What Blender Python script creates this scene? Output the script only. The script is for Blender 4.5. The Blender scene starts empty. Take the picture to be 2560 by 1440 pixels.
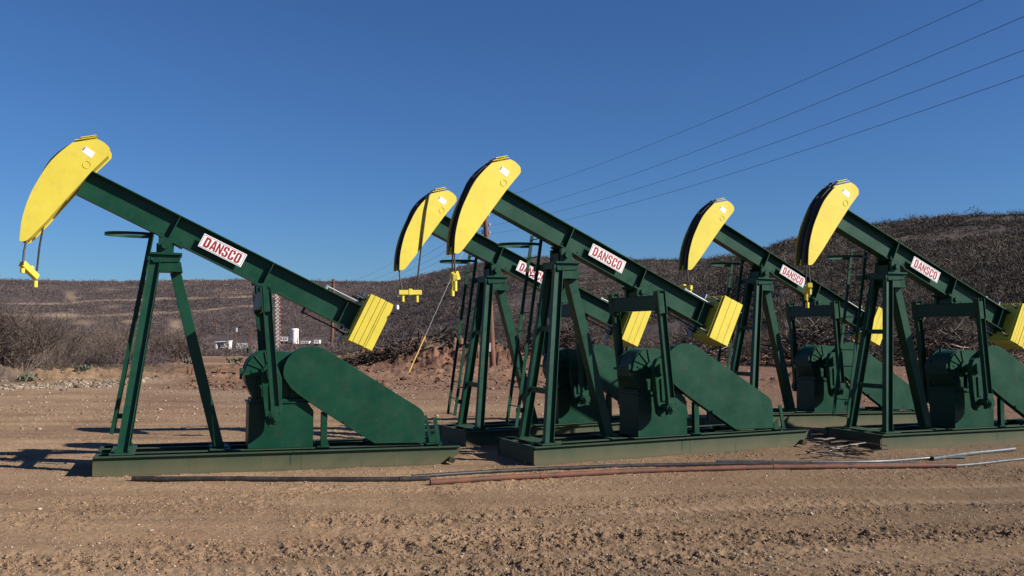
import bpy, math, random
import numpy as np
from mathutils import Vector, Matrix
R = math.radians
random.seed(7)
rng = np.random.default_rng(11)
scene = bpy.context.scene
COL = scene.collection
PI = math.pi

# ---------------------------------------------------------------- helpers
def tag(o, label=None, cat=None, group=None, kind=None):
    if label: o['label'] = label
    if cat: o['category'] = cat
    if group: o['group'] = group
    if kind: o['kind'] = kind
    return o

def empty(name, loc=(0, 0, 0), rot=(0, 0, 0)):
    o = bpy.data.objects.new(name, None)
    COL.objects.link(o)
    o.location = loc
    o.rotation_euler = rot
    o.empty_display_size = 0.2
    return o

class MB:
    def __init__(s):
        s.v = []; s.f = []; s.m = []; s.mats = []
    def mi(s, mat):
        if mat is None: return 0
        if mat not in s.mats: s.mats.append(mat)
        return s.mats.index(mat)
    def add(s, vs, fs, mat=None):
        n = len(s.v); k = s.mi(mat)
        s.v += [tuple(v) for v in vs]
        s.f += [tuple(i + n for i in f) for f in fs]
        s.m += [k] * len(fs)
    def box(s, x0, x1, y0, y1, z0, z1, mat=None):
        vs = [(x, y, z) for x in (x0, x1) for y in (y0, y1) for z in (z0, z1)]
        s.add(vs, [(0, 1, 3, 2), (4, 6, 7, 5), (0, 4, 5, 1), (2, 3, 7, 6), (0, 2, 6, 4), (1, 5, 7, 3)], mat)
    def obox(s, c, ax, ay, az, hx, hy, hz, mat=None):
        c = Vector(c); ax = Vector(ax).normalized(); ay = Vector(ay).normalized(); az = Vector(az).normalized()
        vs = [c + ax * (i * hx) + ay * (j * hy) + az * (k * hz) for i in (-1, 1) for j in (-1, 1) for k in (-1, 1)]
        s.add(vs, [(0, 1, 3, 2), (4, 6, 7, 5), (0, 4, 5, 1), (2, 3, 7, 6), (0, 2, 6, 4), (1, 5, 7, 3)], mat)
    def bar(s, p0, p1, w, h, up=(0, 1, 0), mat=None):
        p0 = Vector(p0); p1 = Vector(p1); d = (p1 - p0); L = d.length; d.normalize()
        b = Vector(up); a = b.cross(d).normalized(); b = d.cross(a).normalized()
        s.obox((p0 + p1) / 2, d, a, b, L / 2, w / 2, h / 2, mat)
    def prism(s, poly, y0, y1, mat=None):
        # polygon in x,z extruded along y
        n = len(poly)
        vs = [(p[0], y0, p[1]) for p in poly] + [(p[0], y1, p[1]) for p in poly]
        fs = [tuple(range(n)), tuple(range(2 * n - 1, n - 1, -1))]
        fs += [(i, i + n, (i + 1) % n + n, (i + 1) % n) for i in range(n)]
        s.add(vs, fs, mat)
    def sweep(s, prof, p0, p1, A, B, mat=None):
        p0 = Vector(p0); p1 = Vector(p1); A = Vector(A).normalized(); B = Vector(B).normalized()
        n = len(prof)
        vs = [p0 + A * a + B * b for a, b in prof] + [p1 + A * a + B * b for a, b in prof]
        fs = [tuple(range(n)), tuple(range(2 * n - 1, n - 1, -1))]
        fs += [(i, i + n, (i + 1) % n + n, (i + 1) % n) for i in range(n)]
        s.add(vs, fs, mat)
    def ibeam(s, p0, p1, A, B, depth, width, tf=.014, tw=.01, mat=None):
        # A = along flange width, B = along depth
        d = depth / 2; w = width / 2; t = tw / 2
        prof = [(-w, -d), (w, -d), (w, -d + tf), (t, -d + tf), (t, d - tf), (w, d - tf), (w, d), (-w, d), (-w, d - tf), (-t, d - tf), (-t, -d + tf), (-w, -d + tf)]
        s.sweep(prof, p0, p1, A, B, mat)
    def cyl(s, p0, p1, r0, r1=None, n=12, mat=None):
        if r1 is None: r1 = r0
        p0 = Vector(p0); p1 = Vector(p1); d = (p1 - p0).normalized()
        a = d.orthogonal().normalized(); b = d.cross(a)
        vs = []
        for p, r in ((p0, r0), (p1, r1)):
            vs += [p + a * (r * math.cos(2 * PI * i / n)) + b * (r * math.sin(2 * PI * i / n)) for i in range(n)]
        fs = [tuple(range(n - 1, -1, -1)), tuple(range(n, 2 * n))]
        fs += [(i, (i + 1) % n, (i + 1) % n + n, i + n) for i in range(n)]
        s.add(vs, fs, mat)
    def tube(s, pts, r, n=8, mat=None):
        pts = [Vector(p) for p in pts]
        rs = r if isinstance(r, (list, tuple)) else [r] * len(pts)
        vs = []; fs = []
        a = None
        for i, p in enumerate(pts):
            d = (pts[min(i + 1, len(pts) - 1)] - pts[max(i - 1, 0)]).normalized()
            if a is None: a = d.orthogonal().normalized()
            a = (a - d * a.dot(d)).normalized(); b = d.cross(a)
            vs += [p + a * (rs[i] * math.cos(2 * PI * k / n)) + b * (rs[i] * math.sin(2 * PI * k / n)) for k in range(n)]
        for i in range(len(pts) - 1):
            fs += [(i * n + k, i * n + (k + 1) % n, (i + 1) * n + (k + 1) % n, (i + 1) * n + k) for k in range(n)]
        fs += [tuple(range(n - 1, -1, -1)), tuple(range((len(pts) - 1) * n, len(pts) * n))]
        s.add(vs, fs, mat)
    def build(s, name, mat=None, parent=None, smooth=False, bevel=0, recalc=True):
        me = bpy.data.meshes.new(name)
        me.from_pydata(s.v, [], s.f)
        if mat is not None and mat not in s.mats:
            s.mats = [mat] + s.mats if not s.mats else s.mats
        for m in (s.mats or [mat]): me.materials.append(m)
        if s.mats and len(s.mats) > 1: me.polygons.foreach_set('material_index', s.m)
        if recalc:
            import bmesh
            bm = bmesh.new(); bm.from_mesh(me)
            bmesh.ops.recalc_face_normals(bm, faces=bm.faces)
            bm.to_mesh(me); bm.free()
        if smooth: 
            me.polygons.foreach_set('use_smooth', [True] * len(me.polygons))
            me.set_sharp_from_angle(angle=R(40))
        me.update()
        o = bpy.data.objects.new(name, me)
        COL.objects.link(o)
        if parent: o.parent = parent
        if bevel:
            b = o.modifiers.new('bevel', 'BEVEL'); b.width = bevel; b.segments = 1; b.limit_method = 'ANGLE'
        return o

def np_mesh(name, V, F, mat, kind=None, smooth=False, attrs=None):
    """V (n,3), F (m,k) int arrays, k=3 or 4"""
    me = bpy.data.meshes.new(name)
    k = F.shape[1]
    me.vertices.add(len(V)); me.vertices.foreach_set('co', np.asarray(V, np.float32).ravel())
    me.loops.add(F.size); me.loops.foreach_set('vertex_index', F.astype(np.int32).ravel())
    me.polygons.add(len(F))
    me.polygons.foreach_set('loop_start', np.arange(0, F.size, k, dtype=np.int32))
    me.polygons.foreach_set('loop_total', np.full(len(F), k, np.int32))
    if smooth: me.polygons.foreach_set('use_smooth', np.ones(len(F), bool))
    me.update(calc_edges=True)
    if attrs:
        for an, av in attrs.items():
            a = me.attributes.new(an, 'FLOAT', 'POINT'); a.data.foreach_set('value', np.asarray(av, np.float32))
    me.materials.append(mat)
    o = bpy.data.objects.new(name, me); COL.objects.link(o)
    if kind: o['kind'] = kind
    return o

def copy_tree(o, parent=None):
    c = o.copy(); COL.objects.link(c); c.parent = parent
    for ch in list(o.children): copy_tree(ch, c)
    return c

# ---------------------------------------------------------------- materials
ALB = 1.3 * 1.17
def newmat(name):
    m = bpy.data.materials.new(name); m.use_nodes = True
    nt = m.node_tree; b = nt.nodes['Principled BSDF']
    return m, nt, b
def N(nt, t, **kw):
    n = nt.nodes.new(t)
    for k, v in kw.items():
        if k in n.inputs.keys(): n.inputs[k].default_value = v
        else: setattr(n, k, v)
    return n
def dk(c): return tuple(x / ALB for x in c)
def ramp(nt, fac, stops):
    r = nt.nodes.new('ShaderNodeValToRGB'); e = r.color_ramp.elements
    while len(e) > 1: e.remove(e[-1])
    e[0].position, e[0].color = stops[0][0], (*stops[0][1], 1)
    for p, c in stops[1:]:
        x = e.new(p); x.color = (*c, 1)
    nt.links.new(fac, r.inputs[0]); return r.outputs[0]
def mix(nt, fac, a, b, blend='MIX'):
    m = nt.nodes.new('ShaderNodeMix'); m.data_type = 'RGBA'; m.blend_type = blend
    for sock, val in ((m.inputs[0], fac), (m.inputs[6], a), (m.inputs[7], b)):
        if hasattr(val, 'is_output'): nt.links.new(val, sock)
        elif isinstance(val, (int, float)): sock.default_value = val
        else: sock.default_value = (*val, 1)
    return m.outputs[2]

def paint(name, col, rough=.38, var=.12, scale=3, dirt=None, spec=.5, coat=0, dirt_amt=.25):
    m, nt, b = newmat(name)
    tc = N(nt, 'ShaderNodeTexCoord')
    n1 = N(nt, 'ShaderNodeTexNoise', Scale=scale, Detail=6.0); nt.links.new(tc.outputs['Object'], n1.inputs['Vector'])
    col = tuple(c / ALB for c in col) if col != GREEN else col; dirt = tuple(c / ALB for c in dirt) if dirt else None
    lo = tuple(c * (1 - var) for c in col); hi = tuple(min(1, c * (1 + var)) for c in col)
    c = ramp(nt, n1.outputs['Fac'], [(.3, lo), (.7, hi)])
    if dirt:
        n2 = N(nt, 'ShaderNodeTexNoise', Scale=scale * 2.3, Detail=9.0, Roughness=.7); nt.links.new(tc.outputs['Object'], n2.inputs['Vector'])
        f = ramp(nt, n2.outputs['Fac'], [(.48, (0, 0, 0)), (.8, (dirt_amt,) * 3)])
        c = mix(nt, f, c, dirt)
    nt.links.new(c, b.inputs['Base Color'])
    rr = ramp(nt, n1.outputs['Fac'], [(.3, (rough * .85,) * 3), (.7, (rough * 1.2,) * 3)])
    nt.links.new(rr, b.inputs['Roughness'])
    b.inputs['Specular IOR Level'].default_value = spec
    b.inputs['Coat Weight'].default_value = coat
    bp = N(nt, 'ShaderNodeBump', Strength=.06, Distance=.01)
    n3 = N(nt, 'ShaderNodeTexNoise', Scale=14.0, Detail=4.0); nt.links.new(tc.outputs['Object'], n3.inputs['Vector'])
    nt.links.new(n3.outputs['Fac'], bp.inputs['Height']); nt.links.new(bp.outputs[0], b.inputs['Normal'])
    return m

GREEN = (.0037, .0400, .0215)
M_green = paint('green_machine_paint', GREEN, .42, .14, 2.2, dirt=(.08, .09, .06), dirt_amt=.34, spec=.22)
M_wear_shade = paint('shaded_greasy_wear_plate', (.10, .075, .018), .5, .5, 6, dirt=(.02, .018, .015), dirt_amt=.7)  # olive base paints in the shade of the head's front; dark mottling is grease
M_yellow = paint('yellow_paint', (.88, .72, .085), .45, .05, 2.5, dirt=(.42, .30, .10), dirt_amt=.30, spec=.3)
M_dark = paint('oily_steel_and_hole_shade', (.018, .016, .015), .5, .3, 9)  # oily steel, also painted as shade inside holes and pipe ends
M_cable = paint('greased_wire_rope', (.03, .024, .018), .6, .3, 30)
M_steel = paint('galvanised_steel', (.42, .44, .47), .42, .15, 8)
M_sign_w = paint('white_sign', (1.05, 1.02, 1.02), .45, .03, 5)
M_sign_r = paint('red_lettering', (.36, .006, .010), .5, .1, 5)
M_sign_line = paint('maroon_border', (.22, .03, .05), .5, .1, 5)
M_rust = paint('rusty_pipe', (.155, .052, .026), .7, .5, 5, dirt=(.20, .13, .08), dirt_amt=.5)
M_blackpipe = paint('dark_pipe', (.035, .030, .028), .45, .3, 5, dirt=(.2, .14, .09), dirt_amt=.4)
M_greypipe = paint('bare_grey_pipe', (.075, .078, .08), .45, .3, 5, dirt=(.3, .2, .13), dirt_amt=.4)
M_wood = paint('weathered_pole_wood', (.20, .085, .045), .85, .35, 4, dirt=(.08, .05, .03), dirt_amt=.7)
M_wire = paint('line_wire', (.03, .03, .035), .6, .1, 3)
M_white = paint('white_cladding', (1.2, 1.14, 1.06), .6, .12, 2, dirt=(.4, .3, .2), dirt_amt=.4)
M_tank = paint('cream_tank', (1.15, 1.0, .92), .5, .08, 1.5, dirt=(.3, .2, .15), dirt_amt=.3)
M_glass = paint('dark_window', (.03, .03, .04), .2, .1, 3)
M_red = paint('red_mast', (.30, .06, .04), .6, .2, 3)
M_porc = paint('porcelain', (.5, .5, .52), .3, .1, 3)
M_guy = paint('yellow_guy_guard', (.75, .48, .10), .6, .1, 3)

# skid paint with settled dust on its sides
def skidmat():
    m, nt, b = newmat('dusty_green_skid')
    tc = N(nt, 'ShaderNodeTexCoord'); sp = N(nt, 'ShaderNodeSeparateXYZ')
    nt.links.new(tc.outputs['Object'], sp.inputs[0])
    mp = N(nt, 'ShaderNodeMapping'); mp.inputs['Scale'].default_value = (1.5, 1.5, .6)
    nt.links.new(tc.outputs['Object'], mp.inputs[0])
    n1 = N(nt, 'ShaderNodeTexNoise', Scale=2.0, Detail=8.0, Roughness=.65); nt.links.new(mp.outputs[0], n1.inputs['Vector'])
    ma = N(nt, 'ShaderNodeMath', operation='MULTIPLY_ADD'); nt.links.new(sp.outputs['Z'], ma.inputs[0]); ma.inputs[1].default_value = -3.2; ma.inputs[2].default_value = .62
    ad = N(nt, 'ShaderNodeMath', operation='ADD'); nt.links.new(ma.outputs[0], ad.inputs[0]); nt.links.new(n1.outputs['Fac'], ad.inputs[1])
    f = ramp(nt, ad.outputs[0], [(.15, (.24,) * 3), (.95, (.80,) * 3)])
    # streaks
    mp2 = N(nt, 'ShaderNodeMapping'); mp2.inputs['Scale'].default_value = (22, 22, .8); nt.links.new(tc.outputs['Object'], mp2.inputs[0])
    n2 = N(nt, 'ShaderNodeTexNoise', Scale=1.0, Detail=3.0); nt.links.new(mp2.outputs[0], n2.inputs['Vector'])
    st = ramp(nt, n2.outputs['Fac'], [(.3, (0, 0, 0)), (.36, (1, 1, 1))])
    f2 = mix(nt, 1.0, f, st, 'MULTIPLY')
    c = mix(nt, f2, GREEN, (.105, .088, .050))
    nt.links.new(c, b.inputs['Base Color']); b.inputs['Roughness'].default_value = .6; b.inputs['Specular IOR Level'].default_value = .2
    return m
M_skid = skidmat()

# ---------------------------------------------------------------- terrain
CAMZ = 2.2
FPX = 2372.0
def pxy(px, d):          # world X for a column of the photograph at forward distance d
    return (px - 1280) / FPX * d
def hashn(ix, iy, seed):
    h = (ix.astype(np.int64) * 374761393 + iy.astype(np.int64) * 668265263 + seed * 1442695041) & 0xffffffff
    h = ((h ^ (h >> 13)) * 1274126177) & 0xffffffff
    return ((h ^ (h >> 16)) & 0xffff) / 65535.0
def vnoise(x, y, seed=0):
    ix = np.floor(x); iy = np.floor(y); fx = x - ix; fy = y - iy
    fx = fx * fx * (3 - 2 * fx); fy = fy * fy * (3 - 2 * fy)
    a = hashn(ix, iy, seed); b = hashn(ix + 1, iy, seed); c = hashn(ix, iy + 1, seed); d = hashn(ix + 1, iy + 1, seed)
    return (a * (1 - fx) + b * fx) * (1 - fy) + (c * (1 - fx) + d * fx) * fy
def fbm(x, y, oct=4, seed=0, gain=.5):
    t = 0; a = 1; s = 0
    for i in range(oct):
        t = t + a * vnoise(x * 2 ** i + 17.3 * i, y * 2 ** i - 9.1 * i, seed + i); s += a; a *= gain
    return t / s
def sstep(a, b, x):
    t = np.clip((x - a) / (b - a), 0, 1); return t * t * (3 - 2 * t)

RX = np.array([-3000, -600, 0, 300, 600, 950, 1000, 1080, 1200, 1330, 1640, 1700, 1850, 1900, 1990, 2100, 2200, 2300, 2450, 2560, 3500, 6000.])
RY = np.array([714, 714, 712, 715, 711, 716, 711, 697, 677, 664, 669, 673, 664, 653, 628, 608, 589, 577, 566, 562, 556, 610.])
DX = np.array([-3000, 0, 900, 1200, 1650, 1800, 1950, 2200, 2600, 6000.])
DD = np.array([900, 900, 900, 620, 560, 480, 360, 330, 300, 300.])
UNITS = {  # origin x, y, z(above ground datum), yaw, tilt
 1: (-5.6848, 15.1972, .0341, .3370, -.0109),
 2: (-.4361, 19.8903, -.0657, .4052, .0138),
 3: (.8335, 16.7999, .0027, .4042, .0094),
 4: (5.7119, 22.3266, .0314, .3705, -.0200),
 5: (7.4817, 19.0192, -.0532, .3581, .0003)}
CP = []
for u, (ux, uy, uz, yw, tl) in UNITS.items():
    for lx in (-1.2, .6, 2.4, 4.2, 5.4):
        for ly in (-1, 0, 1):
            CP.append((ux + lx * math.cos(yw) - ly * math.sin(yw), uy + lx * math.sin(yw) + ly * math.cos(yw), uz + lx * math.sin(tl)))
CP = np.array(CP)
BANDS = [  # churned wheel tracks: list of (x, y) world points, half width, strength
 ([(-7.5, 8.6), (-4, 9.2), (-1.5, 9.8), (1.2, 10.3), (4.2, 10.45), (6.5, 10.9), (9, 11.5)], .42, 1.0),
 ([(-2.5, 11.0), (-.8, 11.3), (1.2, 12.2), (3, 12.9)], .35, .7),
 ([(-3.6, 8.0), (-1, 8.7), (1.0, 9.3), (3.2, 9.6)], .45, .9),
 ([(-1.5, 10.3), (1.5, 11.2), (4.5, 11.9), (7, 12.2)], .3, .45),
 ([(-3.5, 8.1), (0.5, 8.35), (4.5, 8.6), (8, 9.2)], .5, .5),
]
def band_mask(X, Y):
    m = np.zeros_like(X)
    for pts, hw, st in BANDS:
        bx = np.array([p[0] for p in pts]); by = np.array([p[1] for p in pts])
        yy = np.interp(X, bx, by) + .25 * (fbm(X * .7, X * 0 + hw * 50, 2, 5) - .5)
        ends = sstep(bx[0] - .5, bx[0] + 1.0, X) * (1 - sstep(bx[-1] - 1.2, bx[-1] + .6, X))
        w = hw * (.75 + .6 * vnoise(X * 1.1, Y * 0 + hw * 30, 9))
        m = np.maximum(m, st * ends * np.exp(-((Y - yy) / w) ** 2))
    return m
GROOVES = [([-6, 0, 6, 10], [12.9, 13.2, 13.6, 14.2]), ([-6, 0, 6, 10], [11.25, 11.6, 12.3, 13.0]), ([-5, 0, 6, 9], [9.55, 9.55, 10.0, 10.6]), ([-5, 0, 6, 9], [8.75, 8.95, 9.6, 10.2])]
def grooves(X, Y):
    m = np.zeros_like(X)
    for gx, gy in GROOVES:
        yy = np.interp(X, gx, gy) + .12 * np.sin(X * .55 + gy[0])
        f = sstep(.32, .55, vnoise(X * .22 + gy[0] * 3, X * 0 + 4.0, 12))
        m = np.maximum(m, f * np.exp(-np.abs((Y - yy) / .13) ** 3))
    return m
def height(X, Y):
    r = np.hypot(X, Y)
    yf = np.maximum(Y, .05 * r + 1e-3)
    px = np.clip(1280 + FPX * X / yf, -3000, 6000)
    px = np.where(Y < 0, np.where(X < 0, -3000, 6000), px)
    # valley beyond the yard
    vl = 1 - sstep(1500, 1900, px)
    z = -2.5 * sstep(48, 280, r) * vl
    D = np.interp(px, DX, DD)
    # forward distance matters for the pixel height
    el = (830 - np.interp(px, RX, RY)) / FPX
    yD = D * yf / r
    H = el * yD + CAMZ - (-2.5 * vl)
    r0 = np.interp(px, [0, 900, 1200, 1700, 1950, 2600], [285, 285, 200, 150, 105, 100])
    t = np.clip((r - r0) / (D - r0), 0, 1)
    s = np.sin(t * PI / 2) ** 1.15
    z = z + H * s
    nz = fbm(X * .018, Y * .018, 4, 21) - .5
    gul = np.abs(fbm(X * .03, Y * .012, 3, 33) - .5)
    z = z + (nz * .11 - gul * .10) * H * np.sin(np.clip(t, 0, 1) * PI) * .9
    z = z + np.where(t >= 1, (fbm(X * .02, Y * .02, 3, 3) - .5) * 2.0 - .01 * (r - D), 0)
    # yard undulation
    near = 1 - sstep(60, 120, r)
    z = z + near * .10 * (fbm(X * .18, Y * .18, 3, 41) - .5) * sstep(24, 34, r)
    z = z + near * .05 * (fbm(X * .6, Y * .6, 3, 42) - .5) * sstep(21, 30, r)
    z = z + near * .045 * (fbm(X * 1.4, Y * 2.2, 3, 43) - .5) * sstep(20, 28, r) * (1 - sstep(60, 80, r))
    # dirt heaps behind the yard
    for hx, hy, ha, sx, sy in ((-6.0, 60, 1.15, 4.5, 3.2), (-9.5, 66, .9, 3.0, 3.5), (-2.6, 57, .8, 4.0, 2.5), (1.5, 60, .7, 4, 3), (-5.0, 46, .35, 4.5, 2.0), (-1.5, 49, .35, 3.0, 2.5), (-12.5, 44, .22, 3, 2), (4.5, 63, .8, 3, 3), (12.5, 38.5, .45, 3.0, 2.4), (-22, 44, .5, 6, 2.5), (-15, 52, .35, 4, 3)):
        e = np.exp(-((X - hx) / sx) ** 2 - ((Y - hy) / sy) ** 2)
        z = z + ha * e * (.35 + 1.3 * fbm(X * .9, Y * .9, 4, 51) + 1.1 * (fbm(X * 2.8, Y * 2.8, 3, 57) - .5))
    # meet the skids
    m = (r < 45) & (Y > 0)
    if m.any():
        x = X[m]; y = Y[m]
        w = 0; s_ = 0; dmin = 1e9
        for cx, cy, cz in CP:
            d2 = (x - cx) ** 2 + (y - cy) ** 2 + .05
            ww = 1 / d2 ** 2; w = w + ww; s_ = s_ + ww * (cz + .004); dmin = np.minimum(dmin, d2)
        f = np.exp(-dmin / 9.0)
        z[m] = z[m] + f * s_ / w
    # fine relief
    fine = 1 - sstep(26, 40, r)
    mm = (r < 40) & (Y > 0)
    if mm.any():
        x = X[mm]; y = Y[mm]
        b = band_mask(x, y)
        patch = sstep(.50, .72, fbm(x * .55, y * .9, 3, 61))
        g_ = grooves(x, y); amp = (.008 + .013 * patch) * (1 - .7 * g_) + .036 * b
        cl = fbm(x * 9, y * 9, 3, 71, .55) - .5
        cl2 = np.clip(fbm(x * 24, y * 24, 2, 81) - .46, 0, 1) * 1.6
        tread = np.sin((x * .93 + y * .5) * 30) * .006 * b
        z[mm] = z[mm] + fine[mm] * (amp * 1.9 * cl + amp * .9 * cl2 + tread - .02 * b - .022 * g_ + .006 * g_ * np.sin((x * .95 + y * .3) * 42) + .02 * (fbm(x * 1.3, y * 1.3, 2, 91) - .5))
    return z
def gz(x, y):
    return float(height(np.array([float(x)]), np.array([float(y)]))[0])

def tracks(X, Y, Z):
    """pale tracks and bare patches on the far slope (world positions found from where they lie on the hill)"""
    yf = np.maximum(Y, 1); px = 1280 + FPX * X / yf; py = 830 - FPX * (Z - CAMZ) / yf
    far = (np.hypot(X, Y) > 240) & (Y > 0)
    m = np.zeros_like(X)
    n = (fbm(X * .05, Y * .05, 3, 5) - .5)
    for xs, ys, w, s in (([0, 170, 230, 350, 640, 760], [757, 758, 752, 748, 741, 740], 1.6, .95),
                         ([0, 220, 330, 450, 640], [785, 788, 786, 781, 765], 1.8, .95),
                         ([960, 1300], [757, 762], 1.3, .5)):
        yy = np.interp(px, xs, ys) + n * 6
        ins = sstep(xs[0] - 20, xs[0] + 10, px) * (1 - sstep(xs[-1] - 10, xs[-1] + 20, px))
        m = np.maximum(m, s * ins * np.exp(-((py - yy) / w) ** 2))
    for cx, cy, sx, sy, s in ((175, 740, 18, 12, .6), (155, 790, 45, 8, .95), (200, 805, 38, 6, .6), (325, 805, 16, 5, .95), (270, 765, 25, 6, .4), (85, 800, 30, 5, .5), (440, 812, 16, 12, .9), (425, 828, 14, 8, .8), (265, 722, 30, 4, .5), (60, 792, 30, 4, .5), (560, 730, 40, 4, .35)):
        m = np.maximum(m, s * np.exp(-((px - cx + n * 30) / sx) ** 2 - ((py - cy + n * 12) / sy) ** 2))
    return np.where(far, m, 0)

def make_ground():
    radii = [0.0 + .6 * i for i in range(1, 11)]
    r = 6.3
    while r < 26: radii.append(r); r += .020 * (r / 10) ** 1.5
    while r < 70: radii.append(r); r *= 1.0075
    while r < 3500: radii.append(r); r *= 1.013 if r < 1000 else 1.06
    radii = np.array(radii)
    fine = np.linspace(-33, 33, 1080)
    coarse = np.concatenate([np.linspace(33, 327, 100)[1:-1]])
    ang = np.radians(np.concatenate([fine, coarse]))   # measured from +Y clockwise
    nr, na = len(radii), len(ang)
    RR, AA = np.meshgrid(radii, ang, indexing='ij')
    X = (RR * np.sin(AA)).ravel(); Y = (RR * np.cos(AA)).ravel()
    Z = height(X, Y)
    V = np.stack([X, Y, Z], 1)
    V = np.vstack([V, [[0, 0, gz(0, .01)]]])
    i = np.arange(nr - 1)[:, None] * na; j = np.arange(na)[None, :]; j2 = (j + 1) % na
    F = np.stack([i + j, i + na + j, i + na + j2, i + j2], -1).reshape(-1, 4)
    c = nr * na
    Fc = np.stack([np.full(na, c), j[0], j2[0], j2[0]], 1)
    tri = np.stack([np.full(na, c), np.arange(na), (np.arange(na) + 1) % na, np.full(na, c)], 1)
    # centre fan as degenerate-free quads is awkward: make it with a tiny inner ring instead
    V[-1, 2] = Z[:na].mean()
    r_ = np.hypot(V[:, 0], V[:, 1])
    veg = sstep(95, 150, r_)
    yf = np.maximum(V[:, 1], 1); px = 1280 + FPX * V[:, 0] / yf
    veg = np.maximum(veg, sstep(40, 48, r_ - np.clip(px, 0, 500) * .05) * (1 - sstep(300, 470, px)) * .8 * (V[:, 1] > 0))
    pale = tracks(V[:, 0], V[:, 1], V[:, 2])
    red = sstep(40, 50, r_) * (1 - sstep(75, 95, r_)) * sstep(700, 1000, px) * .9
    red = np.maximum(red, .55 * sstep(22, 34, r_) * (1 - sstep(85, 105, r_)) * sstep(200, 420, px))
    nn = fbm(V[:, 0] * .8, V[:, 1] * .8, 3, 77)
    dark_soil = np.zeros(len(V)); k = (r_ < 40) & (V[:, 1] > 0)
    dark_soil[k] = np.clip(.45 * band_mask(V[k, 0], V[k, 1]) * (.4 + nn[k]) + .95 * sstep(-5, 5, V[k, 0] - .20 * V[k, 1]) * (.6 + .6 * nn[k]), 0, 1)  # darker soil along the churned bands and towards the right
    pad = np.zeros(len(V))
    # pale dusty wheel lane and road strips
    for xs, ys, w, s in (([-30, -14, -9, -4], [41, 36, 33, 36], 1.6, .5), ([-40, -18, -12, -6], [62, 70, 76, 80], 2.0, .9), ([-30, -10, 0, 6], [33, 29, 27, 27], .5, .35), ([-9.5, -5.5], [31.0, 32.6], .30, 1.0), ([-40, -26, -16], [95, 100, 104], 2.2, .9), ([-36, -20, -15], [34, 37, 42], 1.5, .9)):
        yy = np.interp(V[:, 0], xs, ys)
        ins = sstep(xs[0] - 1, xs[0] + 1, V[:, 0]) * (1 - sstep(xs[-1] - 1, xs[-1] + 1, V[:, 0]))
        pad = np.maximum(pad, s * ins * np.exp(-((V[:, 1] - yy) / w) ** 2) * (V[:, 1] > 0))
    pad[k] = np.maximum(pad[k], .30 * grooves(V[k, 0], V[k, 1]))
    veg = veg * (1 - np.clip(pad * 1.5, 0, 1))
    pale = np.maximum(pale, pad)
    mat = ground_material()
    o = np_mesh('ground', V, F, mat, 'structure', True, {'veg': veg, 'pale': pale, 'red': red, 'dark_soil': dark_soil})
    # close the small hole under the photographer
    import bmesh
    bm = bmesh.new(); bm.from_mesh(o.data); bm.verts.ensure_lookup_table()
    cv = bm.verts[c]
    for a in range(na):
        bm.faces.new((cv, bm.verts[(a + 1) % na], bm.verts[a]))
    bm.to_mesh(o.data); bm.free()
    return o

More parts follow.
